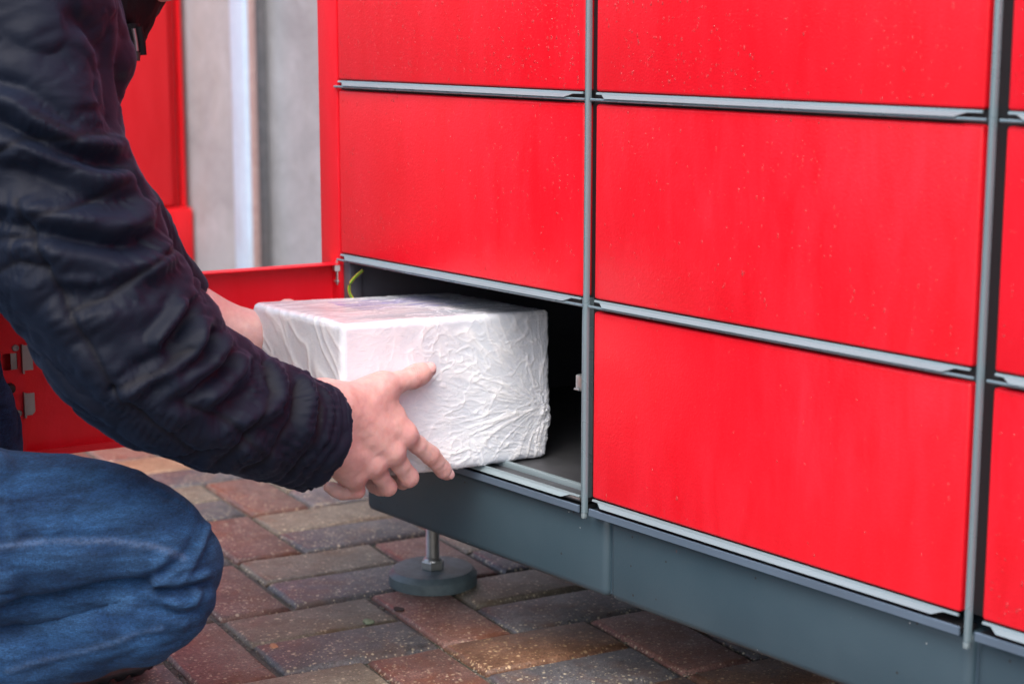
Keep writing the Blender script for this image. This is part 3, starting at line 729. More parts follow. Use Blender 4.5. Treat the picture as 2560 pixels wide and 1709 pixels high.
def normals(fn, V, e=.0008):
    V = V.astype(np.float32); g = np.zeros_like(V)
    for i in range(3):
        d = np.zeros(3, np.float32); d[i] = e; g[:, i] = fn((V + d)[None])[0] - fn((V - d)[None])[0]
    return g / np.maximum(np.linalg.norm(g, axis=1, keepdims=True), 1e-9)
def project(fn, V, it=2):
    for _ in range(it):
        N = normals(fn, V); V = V - N * fn(V.astype(np.float32)[None])[0][:, None]
    return V
def setattr_f(o, name, arr):
    a = o.data.attributes.new(name, 'FLOAT', 'POINT'); a.data.foreach_set('value', np.asarray(arr, np.float32))

# side elevation of the figure: axes E1 (to the right), E2 (up), EW (towards the viewer's side)
E1 = np.array((0.4523, 0.8911, -0.0368)); E2 = np.array((-0.1419, 0.1127, 0.9834)); EW = np.array((0.8805, -0.4396, 0.1775)); EO = np.array((-1.5497, -0.4763, 0.4327))
def elev(V): return np.stack([(V - EO) @ E1, (V - EO) @ E2], 1)
def pl_dist(A, pts):
    """distance to a polyline and running parameter 0..1"""
    best = np.full(len(A), 9.0); tt = np.zeros(len(A)); n = len(pts) - 1
    for i in range(n):
        a, b = np.array(pts[i]), np.array(pts[i + 1]); ab = b - a; t = np.clip(((A - a) @ ab) / (ab @ ab), 0, 1)
        d = np.linalg.norm(A - a - t[:, None] * ab, axis=1); m_ = d < best; best = np.where(m_, d, best); tt = np.where(m_, (i + t) / n, tt)
    return best, tt
def apply_folds(V, N, folds):
    A = elev(V); front = np.clip((N @ EW) * 2.2 + .35, 0, 1); D = np.zeros(len(V))
    for pts, wd, amp in folds:
        sm = []
        for i in range(len(pts) - 1):     # smooth the drawn line
            p0, p1, p2, p3 = [np.array(pts[max(0, min(len(pts) - 1, i + k))]) for k in (-1, 0, 1, 2)]
            for t in (0, .33, .66): sm.append(.5 * ((2 * p1) + (p2 - p0) * t + (2 * p0 - 5 * p1 + 4 * p2 - p3) * t * t + (3 * p1 - p0 - 3 * p2 + p3) * t ** 3))
        sm.append(np.array(pts[-1])); d, t = pl_dist(A, sm)
        taper = np.clip(np.minimum(t, 1 - t) * 5, 0, 1) ** .6
        prof = np.exp(-(d / wd) ** 2) - (.45 * np.exp(-((d - 1.9 * wd) / (wd * .9)) ** 2) if amp > 0 else 0)
        D += amp * prof * taper * front
    return D

# ================================================================== PERSON
PS = empty('person', 'person in a black quilted jacket and blue jeans kneeling and taking out the parcel', 'person', (-1.75, -.70, 0))
off_root = -PS.location
Nf = PR[:, 0]; 
# --- joints of the right hand, world metres
H = dict(W=(-1.5753, -0.2462, 0.3275), W2=(-1.5706, -0.2620, 0.3350), WA=(-1.5788, -0.2372, 0.3392), WB=(-1.5783, -0.2402, 0.3058),
    cT=(-1.5855, -0.2078, 0.3363), mT=(-1.5876, -0.1533, 0.3475), iT=(-1.5918, -0.1091, 0.3512), tT=(-1.5931, -0.0856, 0.3575),
    cI=(-1.5783, -0.2088, 0.3240), mI=(-1.5767, -0.1325, 0.2926), pI=(-1.5832, -0.0911, 0.2609), dI=(-1.5875, -0.0733, 0.2434), tI=(-1.5904, -0.0629, 0.2327),
    cM=(-1.5775, -0.2148, 0.3136), mM=(-1.5738, -0.1522, 0.2756), pM=(-1.5849, -0.1195, 0.2387),
    cR=(-1.5788, -0.2221, 0.3030), mR=(-1.5783, -0.1747, 0.2642), pR=(-1.5931, -0.1439, 0.2300),
    cP=(-1.5822, -0.2287, 0.2943), mP=(-1.5874, -0.1919, 0.2546), pP=(-1.6019, -0.1798, 0.2301), web=(-1.5877, -0.1713, 0.3345), web2=(-1.5848, -0.1405, 0.3145), hyp=(-1.5881, -0.2192, 0.2802), hyp2=(-1.5921, -0.2009, 0.2557))
H = {k: np.array(v) for k, v in H.items()}
dn = np.array((0, 0, -1.0)); inn = -Nf; alg = PR[:, 1]
H['dM'] = H['pM'] + inn * .024 + dn * .010 + alg * .006; H['tM'] = H['dM'] + inn * .022 + alg * .003 + dn * -.001
H['dR'] = H['pR'] + inn * .022 + dn * .006 + alg * .002; H['tR'] = H['dR'] + inn * .021 + dn * -.001
H['dP'] = H['pP'] + inn * .012 + dn * .004 - alg * .012; H['tP'] = H['dP'] + inn * .010 - alg * .012 + dn * -.006
def hand_R(P):
    h = H; k = .010
    palm = cap(P, h['WA'], h['mI'], .0215, .0125); palm = smin(palm, cap(P, h['WA'], h['mM'], .0215, .0125), .016)
    palm = smin(palm, cap(P, h['WB'], h['mR'], .0205, .0120), .016); palm = smin(palm, cap(P, h['WB'], h['mP'], .0205, .0110), .016)
    palm = smin(palm, cap(P, h['hyp'], h['hyp2'], .0155, .0120), .018)
    palm = smin(palm, cap(P, h['W2'], h['WA'], .026, .0235), .02); palm = smin(palm, cap(P, h['W2'], h['WB'], .026, .0215), .02)
    palm = smin(palm, cap(P, h['cT'], h['mT'], .0205, .0150), .022)
    palm = smin(palm, cap(P, h['web'], h['web2'], .0150, .0115), .022)
    # extensor tendons, knuckles, ulnar head and a vein
    for a, b in (('cI', 'mI'), ('cM', 'mM'), ('cR', 'mR')):
        A = h[a] * .55 + h[b] * .45 + Nf * .0085; B = h[b] + Nf * .0068; palm = smin(palm, cap(P, A, B, .0018, .0024), .010)
    for c, r_ in (('mI', .0072), ('mM', .0074), ('mR', .0066), ('mP', .0058)):
        palm = smin(palm, cap(P, h[c] + Nf * .0012, h[c] + Nf * .0014 + alg * .001, r_, r_), .012)
    vein = [(-1.5666, -0.1811, 0.2802), (-1.5657, -0.1749, 0.2841), (-1.5658, -0.1680, 0.2877)]; palm = smin(palm, chain(P, vein, [.0012, .0017, .0013], .004), .005)
    vein2 = [(-1.5696, -0.2152, 0.2946), (-1.5643, -0.2025, 0.3051), (-1.5661, -0.1865, 0.3070)]; palm = smin(palm, chain(P, vein2, [.0012, .0015, .0012], .004), .006)
    palm = smin(palm, cap(P, (-1.5710, -0.2238, 0.3477), (-1.5759, -0.1981, 0.3435), .0075, .0065), .014)
    d = palm
    d = smin(d, chain(P, [h['mT'], h['mT'] * .45 + h['iT'] * .55, h['iT'], h['iT'] * .5 + h['tT'] * .5, h['tT']], [.0140, .0112, .0118, .0118, .0088], .006), .013)
    def finger(m, p, q, t, r): return chain(P, [h[m], h[m] * .5 + h[p] * .5, h[p], h[p] * .5 + h[q] * .5, h[q], h[q] * .5 + h[t] * .5, h[t]], [r[0], r[1], r[2], r[3], r[4], r[4], r[5]], .004)
    fi = finger('mI', 'pI', 'dI', 'tI', (.0110, .0101, .0107, .0094, .0092, .0074))
    fm = finger('mM', 'pM', 'dM', 'tM', (.0108, .0102, .0106, .0094, .0088, .0072))
    fr = finger('mR', 'pR', 'dR', 'tR', (.0102, .0094, .0098, .0088, .0082, .0068))
    fp = finger('mP', 'pP', 'dP', 'tP', (.0102, .0086, .0088, .0078, .0074, .0060))
    fg = np.minimum(np.minimum(fi, fm), np.minimum(fr, fp)); fg = smin(fi, fm, .0022); fg = smin(fg, fr, .0022); fg = smin(fg, fp, .0022)
    return smin(d, fg, .0115)
lo = np.array((-1.655, -.285, .190)); hi = np.array((-1.520, -.035, .395))
Vh, Fh = surface_nets(hand_R, lo, hi, .00125); Vh = project(hand_R, Vh)
Nh = normals(hand_R, Vh)
# skin creases: real shallow ripples across the finger joints
def joint_crease(V, j, ax, n, amp, length, rad):
    c = H[j]; a = (H[ax[1]] - H[ax[0]]); a = a / np.linalg.norm(a); rel = V - c; s = rel @ a; rr = np.linalg.norm(rel - s[:, None] * a, axis=1)
    side = np.clip(((V - c) @ Nf) / .006, 0, 1)
    wv_ = s + .0007 * fbm(V * 160, 2)
    return -amp * np.clip(.5 + .5 * np.cos(wv_ * 2 * math.pi / (length / n)), 0, 1) ** 3 * np.exp(-(s / (length * .42)) ** 2) * (rr < rad) * side
wr = joint_crease(Vh, 'iT', ('mT', 'tT'), 5, .00075, .011, .019) + joint_crease(Vh, 'pI', ('mI', 'dI'), 6, .0009, .015, .017) + joint_crease(Vh, 'dI', ('pI', 'tI'), 4, .0006, .0075, .014) \
   + joint_crease(Vh, 'pM', ('mM', 'pM'), 5, .0006, .011, .016) + joint_crease(Vh, 'pR', ('mR', 'pR'), 5, .0006, .010, .015)
wr = wr * 1.35
Vh = Vh + Nh * (wr + .00022 * fbm(Vh * 210, 3) + .0006 * fbm(Vh * 55, 2))[:, None]
red = np.zeros(len(Vh))
for j, s_ in (('mI', .012), ('mM', .012), ('mR', .012), ('mP', .012), ('pI', .010), ('dI', .009), ('tI', .009), ('pM', .011), ('pR', .011), ('pP', .012), ('iT', .011), ('tT', .009), ('tM', .01)):
    red += np.exp(-(np.linalg.norm(Vh - H[j], axis=1) / (s_ * 1.35)) ** 2)
red = np.clip(red * .8, 0, 1); crease = np.clip(-wr / .0008, 0, 1)
# --- rest of the body as one surface
SHR, SHL = np.array((-1.7093, -0.5167, 0.7376)), np.array((-1.93, -.50, .735))
B_ = dict(el=np.array((-1.5673, -0.4675, 0.4291)), wr=np.array((-1.5804, -0.2487, 0.3136)), elL=np.array((-1.8771, -0.3406, 0.5007)), wrL=np.array((-1.8536, -0.2192, 0.3924)), haL=np.array((-1.8351, -0.1826, 0.3749)),
    hip=np.array((-1.79, -.86, .33)), chest=np.array((-1.775, -.62, .62)), neck=np.array((-1.7403, -0.4397, 0.7818)), head=np.array((-1.7186, -0.4045, 0.8787)), chin=np.array((-1.6660, -0.3591, 0.8003)),
    hR=np.array((-1.71, -.83, .32)), kR=np.array((-1.5543, -0.4484, 0.2060)), aR=np.array((-1.67, -.80, .115)), hL=np.array((-1.88, -.82, .33)), kL=np.array((-1.9770, -0.5258, 0.4975)), aL=np.array((-1.8678, -0.5063, 0.0723)))
def body(P):
    b = B_
    d = chain(P, [b['hip'], (b['hip'] + b['chest']) / 2, b['chest'], (b['chest'] + b['neck']) / 2], [.12, .115, .125, .07], .05)
    d = smin(d, cap(P, SHR, SHL, .048, .048), .05); d = smin(d, cap(P, b['neck'], b['neck'] * .4 + b['head'] * .6, .053, .050), .02)
    d = smin(d, ell(P, b['head'], (.076, .096, .108), HEADM), .02)
    d = smin(d, ell(P, b['chin'] * .80 + b['head'] * .20, (.050, .052, .050)), .03)
    # nose, brow, lips, ears
    fx, fu, fr_ = HEADF, HEADU, HEADR
    nb = b['head'] + fx * .086
    d = smin(d, cap(P, nb + fu * .000, nb + fx * .018 - fu * .034, .008, .012), .010)
    d = smin(d, cap(P, nb + fu * .018 - fr_ * .035 - fx * .010, nb + fu * .018 + fr_ * .035 - fx * .010, .009, .009), .010)
    d = smin(d, cap(P, nb - fu * .058 - fr_ * .018 - fx * .004, nb - fu * .058 + fr_ * .018 - fx * .004, .008, .008), .006)
    for s_ in (-1, 1):
        d = np.maximum(d, -(np.linalg.norm(P - (nb + fu * .002 + fr_ * .030 * s_ - fx * -.003), axis=-1) - .011)) if False else d
        d = smin(d, ell(P, b['head'] + fr_ * .078 * s_ - fu * .012 - fx * .006, (.011, .018, .030), HEADM), .006)
    d = smin(d, chain(P, [SHR, b['el'], b['wr']], [.048, .040, .029], .02), .03)
    d = smin(d, chain(P, [SHL, b['elL'], b['wrL'], b['haL']], [.048, .040, .0275, .030], .02), .03)
    d = smin(d, chain(P, [b['hR'], (-1.6476, -0.5781, 0.2385), (-1.6177, -0.5219, 0.2382), (-1.5905, -0.4781, 0.2350), (-1.5644, -0.4510, 0.2146), (-1.5549, -0.4455, 0.1952)], [.075, .060, .056, .046, .033, .030], .02), .03)
    d = smin(d, chain(P, [(-1.5549, -0.4455, 0.1952), (-1.5561, -0.4700, 0.1486), (-1.5961, -0.5181, 0.1315), (-1.6391, -0.5789, 0.1147), (-1.7143, -0.6502, 0.0922)], [.030, .026, .027, .030, .030], .02), .01)
    d = smin(d, chain(P, [b['hL'], b['kL'], b['aL']], [.075, .05, .034], .02), .04)
    # left hand: palm flat on the far side of the parcel, four fingers and a thumb
    p0 = b['haL']; m0 = box2world((-.016, .075, .115))
    d = smin(d, cap(P, p0, m0, .024, .014), .02)
    for i in range(4):
        a = box2world((-.015, .070 + .004 * i, .135 - .020 * i)); c = box2world((-.011, .115 - .006 * abs(i - 1), .140 - .024 * i)); e = box2world((-.0085, .145 - .010 * abs(i - 1), .140 - .028 * i))
        d = smin(d, cap(P, p0 * .4 + a * .6, a, .013, .0105), .012); d = smin(d, chain(P, [a, c, e], [.0105, .009, .0072], .004), .006)
    a = box2world((-.013, .030, .150)); c = box2world((-.011, .055, .172))
    d = smin(d, chain(P, [p0, a, c], [.016, .012, .009], .006), .012)
    # feet
    return d
hf = np.array((.10, .86, -.50)); hf /= np.linalg.norm(hf); hr = np.cross(hf, (0, 0, 1.)); hr /= np.linalg.norm(hr); hu = np.cross(hr, hf)
HEADF, HEADR, HEADU = hf.astype(np.float32), hr.astype(np.float32), hu.astype(np.float32); HEADM = np.stack([hr, hf, hu], 1)
Vb, Fb = surface_nets(body, (-2.12, -1.02, .02), (-1.42, -.02, 1.08), .0065)
body_me_V = np.concatenate([Vh, Vb]); body_me_F = np.concatenate([Fh, Fb + len(Vh)])
def skin():
    t = NT('skin'); v = t.coord()
    ar = t.n('ShaderNodeAttribute', attribute_name='redness').outputs['Fac']; ac = t.n('ShaderNodeAttribute', attribute_name='crease').outputs['Fac']
    mott = t.noise(v, 90, 5, .6)
    c = t.mix(t.ramp(mott, [(.35, 0.0), (.65, 1.0)]), (.56, .345, .325), (.66, .440, .415))
    c = t.mix(t.math('MULTIPLY', t.ramp(t.noise(v, 26, 3), [(.4, 0.0), (.65, 1.0)]), .45), c, (.56, .290, .280))
    c = t.mix(t.math('MULTIPLY', ar, .55), c, (.55, .245, .240)); c = t.mix(t.math('MULTIPLY', ac, .45), c, (.45, .19, .16))
    t.set('Base Color', c); t.set('Roughness', t.math('MULTIPLY_ADD', t.noise(v, 200, 3), .18, .40)); t.set('Specular IOR Level', .45)
    t.set('Subsurface Weight', .55); t.set('Subsurface Radius', (.0042, .0016, .0009)); t.set('Subsurface Scale', 1.0)
    vo = t.n('ShaderNodeTexVoronoi', i_Vector=v, i_Scale=950, feature='DISTANCE_TO_EDGE').outputs['Distance']
    nb = t.bump(vo, .25, .0004); nb = t.bump(t.noise(v, 420, 4, .6), .35, .0006, nb); t.set('Normal', nb); return t.m
M['skin'] = skin()
bo = np_mesh('body', body_me_V, body_me_F, M['skin'], PS); bo.location = off_root
setattr_f(bo, 'redness', np.concatenate([red, np.zeros(len(Vb)) + .25])); setattr_f(bo, 'crease', np.concatenate([crease, np.zeros(len(Vb))]))
# nails
nm = NT('nail'); nm.set('Base Color', (.72, .44, .43, 1)); nm.set('Roughness', .22); nm.set('Subsurface Weight', .3); nm.set('Subsurface Radius', (.003, .001, .0008)); nm.set('Coat Weight', .3)
def nail(c, fwd, upn, wid, ln, th=.0011):
    fwd = fwd / np.linalg.norm(fwd); upn = upn - fwd * (upn @ fwd); upn /= np.linalg.norm(upn); sd_ = np.cross(fwd, upn)
    n_, m_ = 13, 11; V, F = [], []
    for lay in (0, 1):
        for i in range(n_):
            for j in range(m_):
                u = -1 + 2 * i / (n_ - 1); v = -1 + 2 * j / (m_ - 1)
                # superellipse outline
                k = max(abs(u), abs(v)); q = (abs(u) ** 3.2 + abs(v) ** 3.2) ** (1 / 3.2) or 1; s = k / q if q else 0
                a, b = u * s, v * s
                V.append(c + fwd * ln * a + sd_ * wid * b + upn * (-(b * b) * wid * .42 - (a * a) * ln * .10 + (th * (1 - lay) - (.0012 if lay else 0)) - .0004 * k ** 6))
    for lay in (0, 1):
        for i in range(n_ - 1):
            for j in range(m_ - 1):
                a = lay * n_ * m_ + i * m_ + j; f = (a, a + m_, a + m_ + 1, a + 1); F.append(f if lay else f[::-1])
    b_ = [i * m_ for i in range(n_)] + [(n_ - 1) * m_ + j for j in range(1, m_)] + [i * m_ + m_ - 1 for i in range(n_ - 2, -1, -1)] + [j for j in range(m_ - 2, 0, -1)]
    for i in range(len(b_)): p, q = b_[i], b_[(i + 1) % len(b_)]; F.append((p, q, q + n_ * m_, p + n_ * m_))
    o = np_mesh('fingernail', V, F, nm.m, PS); o.location = off_root
    bm = bmesh.new(); bm.from_mesh(o.data); bmesh.ops.recalc_face_normals(bm, faces=bm.faces[:]); bm.to_mesh(o.data); bm.free(); o.data.shade_smooth()
def on_surf(p, n_):   # slide a point out along n_ to the skin
    for _ in range(6): p = p - n_ * hand_R(np.array(p, np.float32)[None, None])[0, 0] * 1.0
    return p
upT = Nf * .86 + np.array((0, 0, 1)) * .46 - alg * .05; upT /= np.linalg.norm(upT)
cT = on_surf(H['tT'] * .86 + H['iT'] * .14 + upT * .009, upT); nail(cT + upT * .0001, H['tT'] - H['iT'], upT, .0066, .0080)
upI = Nf * .92 + alg * .34 + np.array((0, 0, 1)) * .05; upI /= np.linalg.norm(upI)
cI_ = on_surf(H['tI'] * .90 + H['dI'] * .10 + upI * .008, upI); nail(cI_ + upI * .0001, H['tI'] - H['dI'], upI, .0055, .0064)

# --- jacket
ARM = [(-1.6233, -0.5445, 0.7461), (-1.5968, -0.5534, 0.6446), (-1.5628, -0.5255, 0.5378), (-1.5360, -0.4881, 0.4488), (-1.5286, -0.4563, 0.4083), (-1.5358, -0.3898, 0.3690), (-1.5440, -0.3246, 0.3404), (-1.5501, -0.2681, 0.3134), (-1.5602, -0.2175, 0.2919)]
ARMR = [.098, .0800, .0800, .0775, .0700, .0610, .0545, .0500, .0470]
ARM = [np.array(p) for p in ARM]
cutp = np.array((-1.5438, -0.2648, 0.3202)); cutn = np.array((-1.5519, -0.2450, 0.3073)) - np.array((-1.5340, -0.3611, 0.3564)); cutn /= np.linalg.norm(cutn)
NECKD = np.array((.02, .42, .90)); NECKD /= np.linalg.norm(NECKD)
def jacket(P):
    b = B_
    d = chain(P, ARM, ARMR, .03)
    inner = chain(P, ARM[5:], [.04, .0440, .0435, .0435], .01)
    d = np.maximum(d, -inner); d = np.maximum(d, (P - cutp.astype(np.float32)) @ cutn.astype(np.float32))
    tor = chain(P, [b['hip'] + (-.0, .0, -.02), (b['hip'] + b['chest']) / 2, b['chest'], (b['chest'] * .4 + b['neck'] * .6)], [.165, .165, .170, .115], .06)
    d = smin(d, chain(P, [(-1.6261, -0.4781, 0.7546), (-1.6185, -0.4629, 0.7126), (-1.6100, -0.4700, 0.6855)], [.036, .030, .022], .02), .02)
    tor = smin(tor, cap(P, ARM[0] * .35 + SHR * .65, SHL, .088, .088), .07)
    d = smin(d, tor, .035)
    wl = b['wrL'] - b['elL']; wl /= np.linalg.norm(wl); cw = np.array((-1.8741, -0.2527, 0.4048))
    la = chain(P, [SHL, b['elL'], cw + wl * .03], [.085, .070, .043], .03)
    la = np.maximum(la, (P - (cw + wl * .004).astype(np.float32)) @ wl.astype(np.float32)); d = smin(d, la, .03)
    nk = b['neck'] + NECKD * .12
    d = np.maximum(d, -cap(P, b['neck'] - NECKD * .03, nk, .060, .066))
    return d
Vj1, Fj1 = surface_nets(jacket, (-1.725, -.78, .235), (-1.435, -.17, .90), .0030)
Vj2, Fj2 = surface_nets(jacket, (-2.14, -1.08, .14), (-1.42, -.17, .92), .0075)
ins = (Vj2[:, 0] > -1.712) & (Vj2[:, 1] > -.765) & (Vj2[:, 2] > .245) & (Vj2[:, 2] < .888); Fj2 = Fj2[~ins[Fj2].all(1)]
Vj = np.concatenate([Vj1, Vj2]); Fj = np.concatenate([Fj1, Fj2 + len(Vj1)]); Vj = project(jacket, Vj, 1); Nj = normals(jacket, Vj, .002)
# folds drawn in side elevation: (polyline, half width m, height m)
JF = [
 ([(-0.0613, 0.2979),(-0.0362, 0.2997),(-0.0226, 0.2820),(-0.0143, 0.2559),(-0.0118, 0.2178),(-0.0143, 0.1995)], .011, -.014),
 ([(-0.0988, 0.2730),(-0.0744, 0.2865),(-0.0416, 0.2813),(-0.0271, 0.2627)], .016, .004),
 ([(-0.1310, 0.2280),(-0.1068, 0.2203),(-0.0898, 0.2090),(-0.0563, 0.1908),(-0.0296, 0.1864),(-0.0043, 0.1903)], .0085, .0085),
 ([(-0.1310, 0.2091),(-0.0987, 0.1974),(-0.0620, 0.1780),(-0.0291, 0.1745),(-0.0001, 0.1785)], .008, -.0065),
 ([(-0.1310, 0.1849),(-0.0987, 0.1797),(-0.0816, 0.1751),(-0.0513, 0.1639),(-0.0225, 0.1535),(0.0040, 0.1574)], .0085, .0085),
 ([(-0.1269, 0.1632),(-0.0865, 0.1556),(-0.0497, 0.1415),(-0.0167, 0.1379),(0.0124, 0.1481)], .008, -.006),
 ([(-0.1309, 0.1443),(-0.0897, 0.1244),(-0.0480, 0.1149),(-0.0142, 0.1095),(0.0099, 0.1200),(0.0199, 0.1415)], .0095, .0095),
 ([(-0.1188, 0.1173),(-0.0783, 0.1044),(-0.0332, 0.0965),(-0.0001, 0.0978),(0.0216, 0.1108)], .008, -.006),
 ([(-0.0986, 0.1008),(-0.0660, 0.0877),(-0.0393, 0.0821),(-0.0021, 0.0765),(0.0208, 0.0827),(0.0354, 0.1003)], .0095, .008),
 ([(-0.0742, 0.0724),(-0.0414, 0.0626),(-0.0079, 0.0603),(0.0187, 0.0724),(0.0396, 0.0897)], .0095, .007),
 ([(-0.0619, 0.0464),(-0.0290, 0.0525),(0.0041, 0.0680),(0.0312, 0.0896)], .006, -.0050),
 ([(-0.0741, 0.0421),(-0.0455, 0.0245),(-0.0166, 0.0314),(0.0124, 0.0511)], .012, .0045),
 ([(0.0568, 0.0471),(0.0518, 0.0287),(0.0396, 0.0107),(0.0283, -0.0021)], .0065, -.0100),
 ([(0.0678, 0.0309),(0.0636, 0.0171),(0.0611, 0.0021),(0.0506, -0.0137),(0.0142, -0.0285),(-0.0132, -0.0424)], .0075, .0095),
 ([(0.0501, 0.0470),(0.0438, 0.0299),(0.0300, 0.0136),(0.0208, 0.0000)], .0075, .0085),
 ([(0.0780, 0.0206),(0.0729, 0.0034),(0.0619, -0.0128),(0.0418, -0.0265)], .0055, -.0080),
 ([(0.0933, 0.0150),(0.0839, -0.0064),(0.0598, -0.0240),(0.0213, -0.0477)], .0075, .0090),
 ([(0.1030, -0.0000),(0.1048, -0.0194),(0.0890, -0.0361),(0.0670, -0.0493)], .0070, .0075),
 ([(0.0967, 0.0043),(0.0941, -0.0150),(0.0755, -0.0343),(0.0460, -0.0534)], .0045, -.0060),
 ([(0.1201, -0.0065),(0.1223, -0.0259),(0.1095, -0.0452),(0.0861, -0.0601)], .0055, -.0060),
 ([(0.1334, -0.0112),(0.1446, -0.0303),(0.1412, -0.0519),(0.1180, -0.0655),(0.0840, -0.0751)], .0075, .0080),
 ([(0.1523, -0.0216),(0.1558, -0.0390),(0.1480, -0.0606)], .0050, -.0055),
 ([(0.1705, -0.0252),(0.1787, -0.0447),(0.1740, -0.0699),(0.1670, -0.0889)], .0070, .0065),
 ([(-0.0495, 0.0000),(-0.0166, -0.0297),(0.0125, -0.0553),(0.0502, -0.0748)], .012, .004),
 ([(-0.0985, 0.0672),(-0.0782, 0.0337),(-0.0557, -0.0000),(-0.0351, -0.0288)], .013, .004),
 ([(0.0502, -0.0898),(0.0840, -0.0858),(0.1223, -0.0992),(0.1438, -0.1146)], .010, .004),
 ([(0.0000, -0.0552),(0.0376, -0.0683),(0.0755, -0.0943)], .007, -.0035),
]
JS = [  # quilting seams
 [(-0.0986, 0.1344),(-0.0860, 0.1018),(-0.0729, 0.0741),(-0.0529, 0.0342),(-0.0368, 0.0047),(-0.0157, -0.0360)], [(-0.0529, 0.0342),(-0.0224, 0.0462),(0.0212, 0.0793),(0.0417, 0.0983)],
 [(-0.0929, 0.1143),(-0.0538, 0.1267),(-0.0043, 0.1529)], [(-0.1228, 0.1005),(-0.0864, 0.1009)], [(-0.0157, -0.0360),(0.0250, -0.0213),(0.0544, 0.0000)], [(-0.0157, -0.0360),(0.0167, -0.0681),(0.0629, -0.0985)], [(-0.1269, 0.1716),(-0.0946, 0.1891),(-0.0497, 0.1901)],
 [(0.1662, -0.0347),(0.1601, -0.0671),(0.1292, -0.1066),(0.1095, -0.1197)], [(0.1839, -0.0313),(0.1913, -0.0522),(0.1861, -0.0878),(0.1584, -0.1256)], [(0.1308, -0.0130),(0.1373, -0.0432),(0.1095, -0.0861),(0.0840, -0.1107)], [(0.0502, -0.0534),(0.0925, -0.0687),(0.1266, -0.1035)], [(-0.0865, 0.2103),(-0.0497, 0.1944),(-0.0209, 0.1993)], [(-0.1268, 0.0669),(-0.0986, 0.0798),(-0.0729, 0.0741)],
]
Dj = apply_folds(Vj, Nj, JF) * 1.0
Aj = elev(Vj); frontj = np.clip((Nj @ EW) * 3, 0, 1); seam = np.zeros(len(Vj))
for s_ in JS:
    d, t = pl_dist(Aj, s_); g = np.exp(-(d / .0026) ** 2) * frontj; Dj -= .0030 * g; seam = np.maximum(seam, g); Dj += .0016 * np.exp(-((d - .012) / .008) ** 2) * frontj * (.6 + .6 * np.sin(t * 95 + 3 * fbm(Vj * 30, 2)))
wv_ = fbm(Vj * np.array((7, 7, 12)), 2); Dj += .0035 * wv_ + .0012 * ridge(fbm(Vj * np.array((10, 10, 20)) + .9 * fbm(Vj * 7, 2)[:, None] + 7, 2), 2.2, 1.8)
# crisp valleys running round the sleeve between the seams
ax_s = np.zeros(len(Vj)); bd = np.full(len(Vj), 9.0); acc_ = 0; th_ = np.zeros(len(Vj))
for i in range(len(ARM) - 1):
    a, b = ARM[i], ARM[i + 1]; ab = b - a; ln = np.linalg.norm(ab); t = np.clip(((Vj - a) @ ab) / ln ** 2, 0, 1); q_ = Vj - a - t[:, None] * ab; d = np.linalg.norm(q_, axis=1)
    u_ = ab / ln; e_ = EW - u_ * (EW @ u_); e_ /= np.linalg.norm(e_); f_ = np.cross(u_, e_); m_ = d < bd
    bd = np.where(m_, d, bd); ax_s = np.where(m_, acc_ + t * ln, ax_s); th_ = np.where(m_, np.arctan2(q_ @ f_, q_ @ e_), th_); acc_ += ln
arm_w = np.clip((.125 - bd) / .02, 0, 1)
Q_ = np.stack([ax_s * 24 + th_ * .55, th_ * 1.15, ax_s * 0 + 2.0], 1); Q_ = Q_ + .75 * np.stack([fbm(Vj * 13, 3), fbm(Vj * 13 + 5, 3), 0 * bd], 1)
bl = np.abs(fbm(Q_, 2)); Dj += arm_w * (.0050 - .0020 * np.clip((ax_s - .30) / .2, 0, 1)) * (np.clip(bl * 2.2, 0, 1) ** .65 - .6)
Q2 = np.stack([ax_s * 55 - th_ * 1.6, th_ * 2.2, ax_s * 0 + 9.0], 1) + .9 * np.stack([fbm(Vj * 24, 3), fbm(Vj * 24 + 5, 3), 0 * bd], 1)
Dj += arm_w * .0014 * (np.clip(np.abs(fbm(Q2, 2)) * 2.2, 0, 1) ** .65 - .6)
# puckers across the cuff
sc = (Vj - cutp) @ cutn; Dj += np.where((sc < 0) & (sc > -.07), .0012 * np.sin(sc * 420 + 6 * fbm(Vj * 20, 2)), 0)
Vj = Vj + Nj * Dj[:, None]
def cloth_jacket():
    t = NT('black_quilted_shell'); v = t.coord(); a = t.n('ShaderNodeAttribute', attribute_name='seam').outputs['Fac']
    c = t.mix(t.ramp(t.noise(v, 7, 3), [(.3, 0.0), (.7, 1.0)]), (.0026, .0050, .0130), (.0044, .0080, .0195)); c = t.mix(t.math('MULTIPLY', a, .7), c, (.004, .004, .007))
    t.set('Base Color', c); t.set('Roughness', t.math('MULTIPLY_ADD', t.noise(v, 40, 3), .10, .56)); t.set('Specular IOR Level', .17)
    t.set('Sheen Weight', .07); t.set('Sheen Roughness', .45); t.set('Sheen Tint', (.30, .52, 1.0, 1))
    wv = t.n('ShaderNodeTexWave', i_Vector=v, i_Scale=300, bands_direction='DIAGONAL').outputs['Fac']
    nb = t.bump(t.noise(t.coord(scale=(1, 1, 2)), 30, 4, .6, .6), .16, .005); nb = t.bump(wv, .10, .0005, nb); nb = t.bump(t.noise(v, 500, 2), .15, .0006, nb); t.set('Normal', nb); return t.m
M['jacket'] = cloth_jacket()
jo = np_mesh('jacket', Vj, Fj, M['jacket'], PS); jo.location = off_root; setattr_f(jo, 'seam', seam)
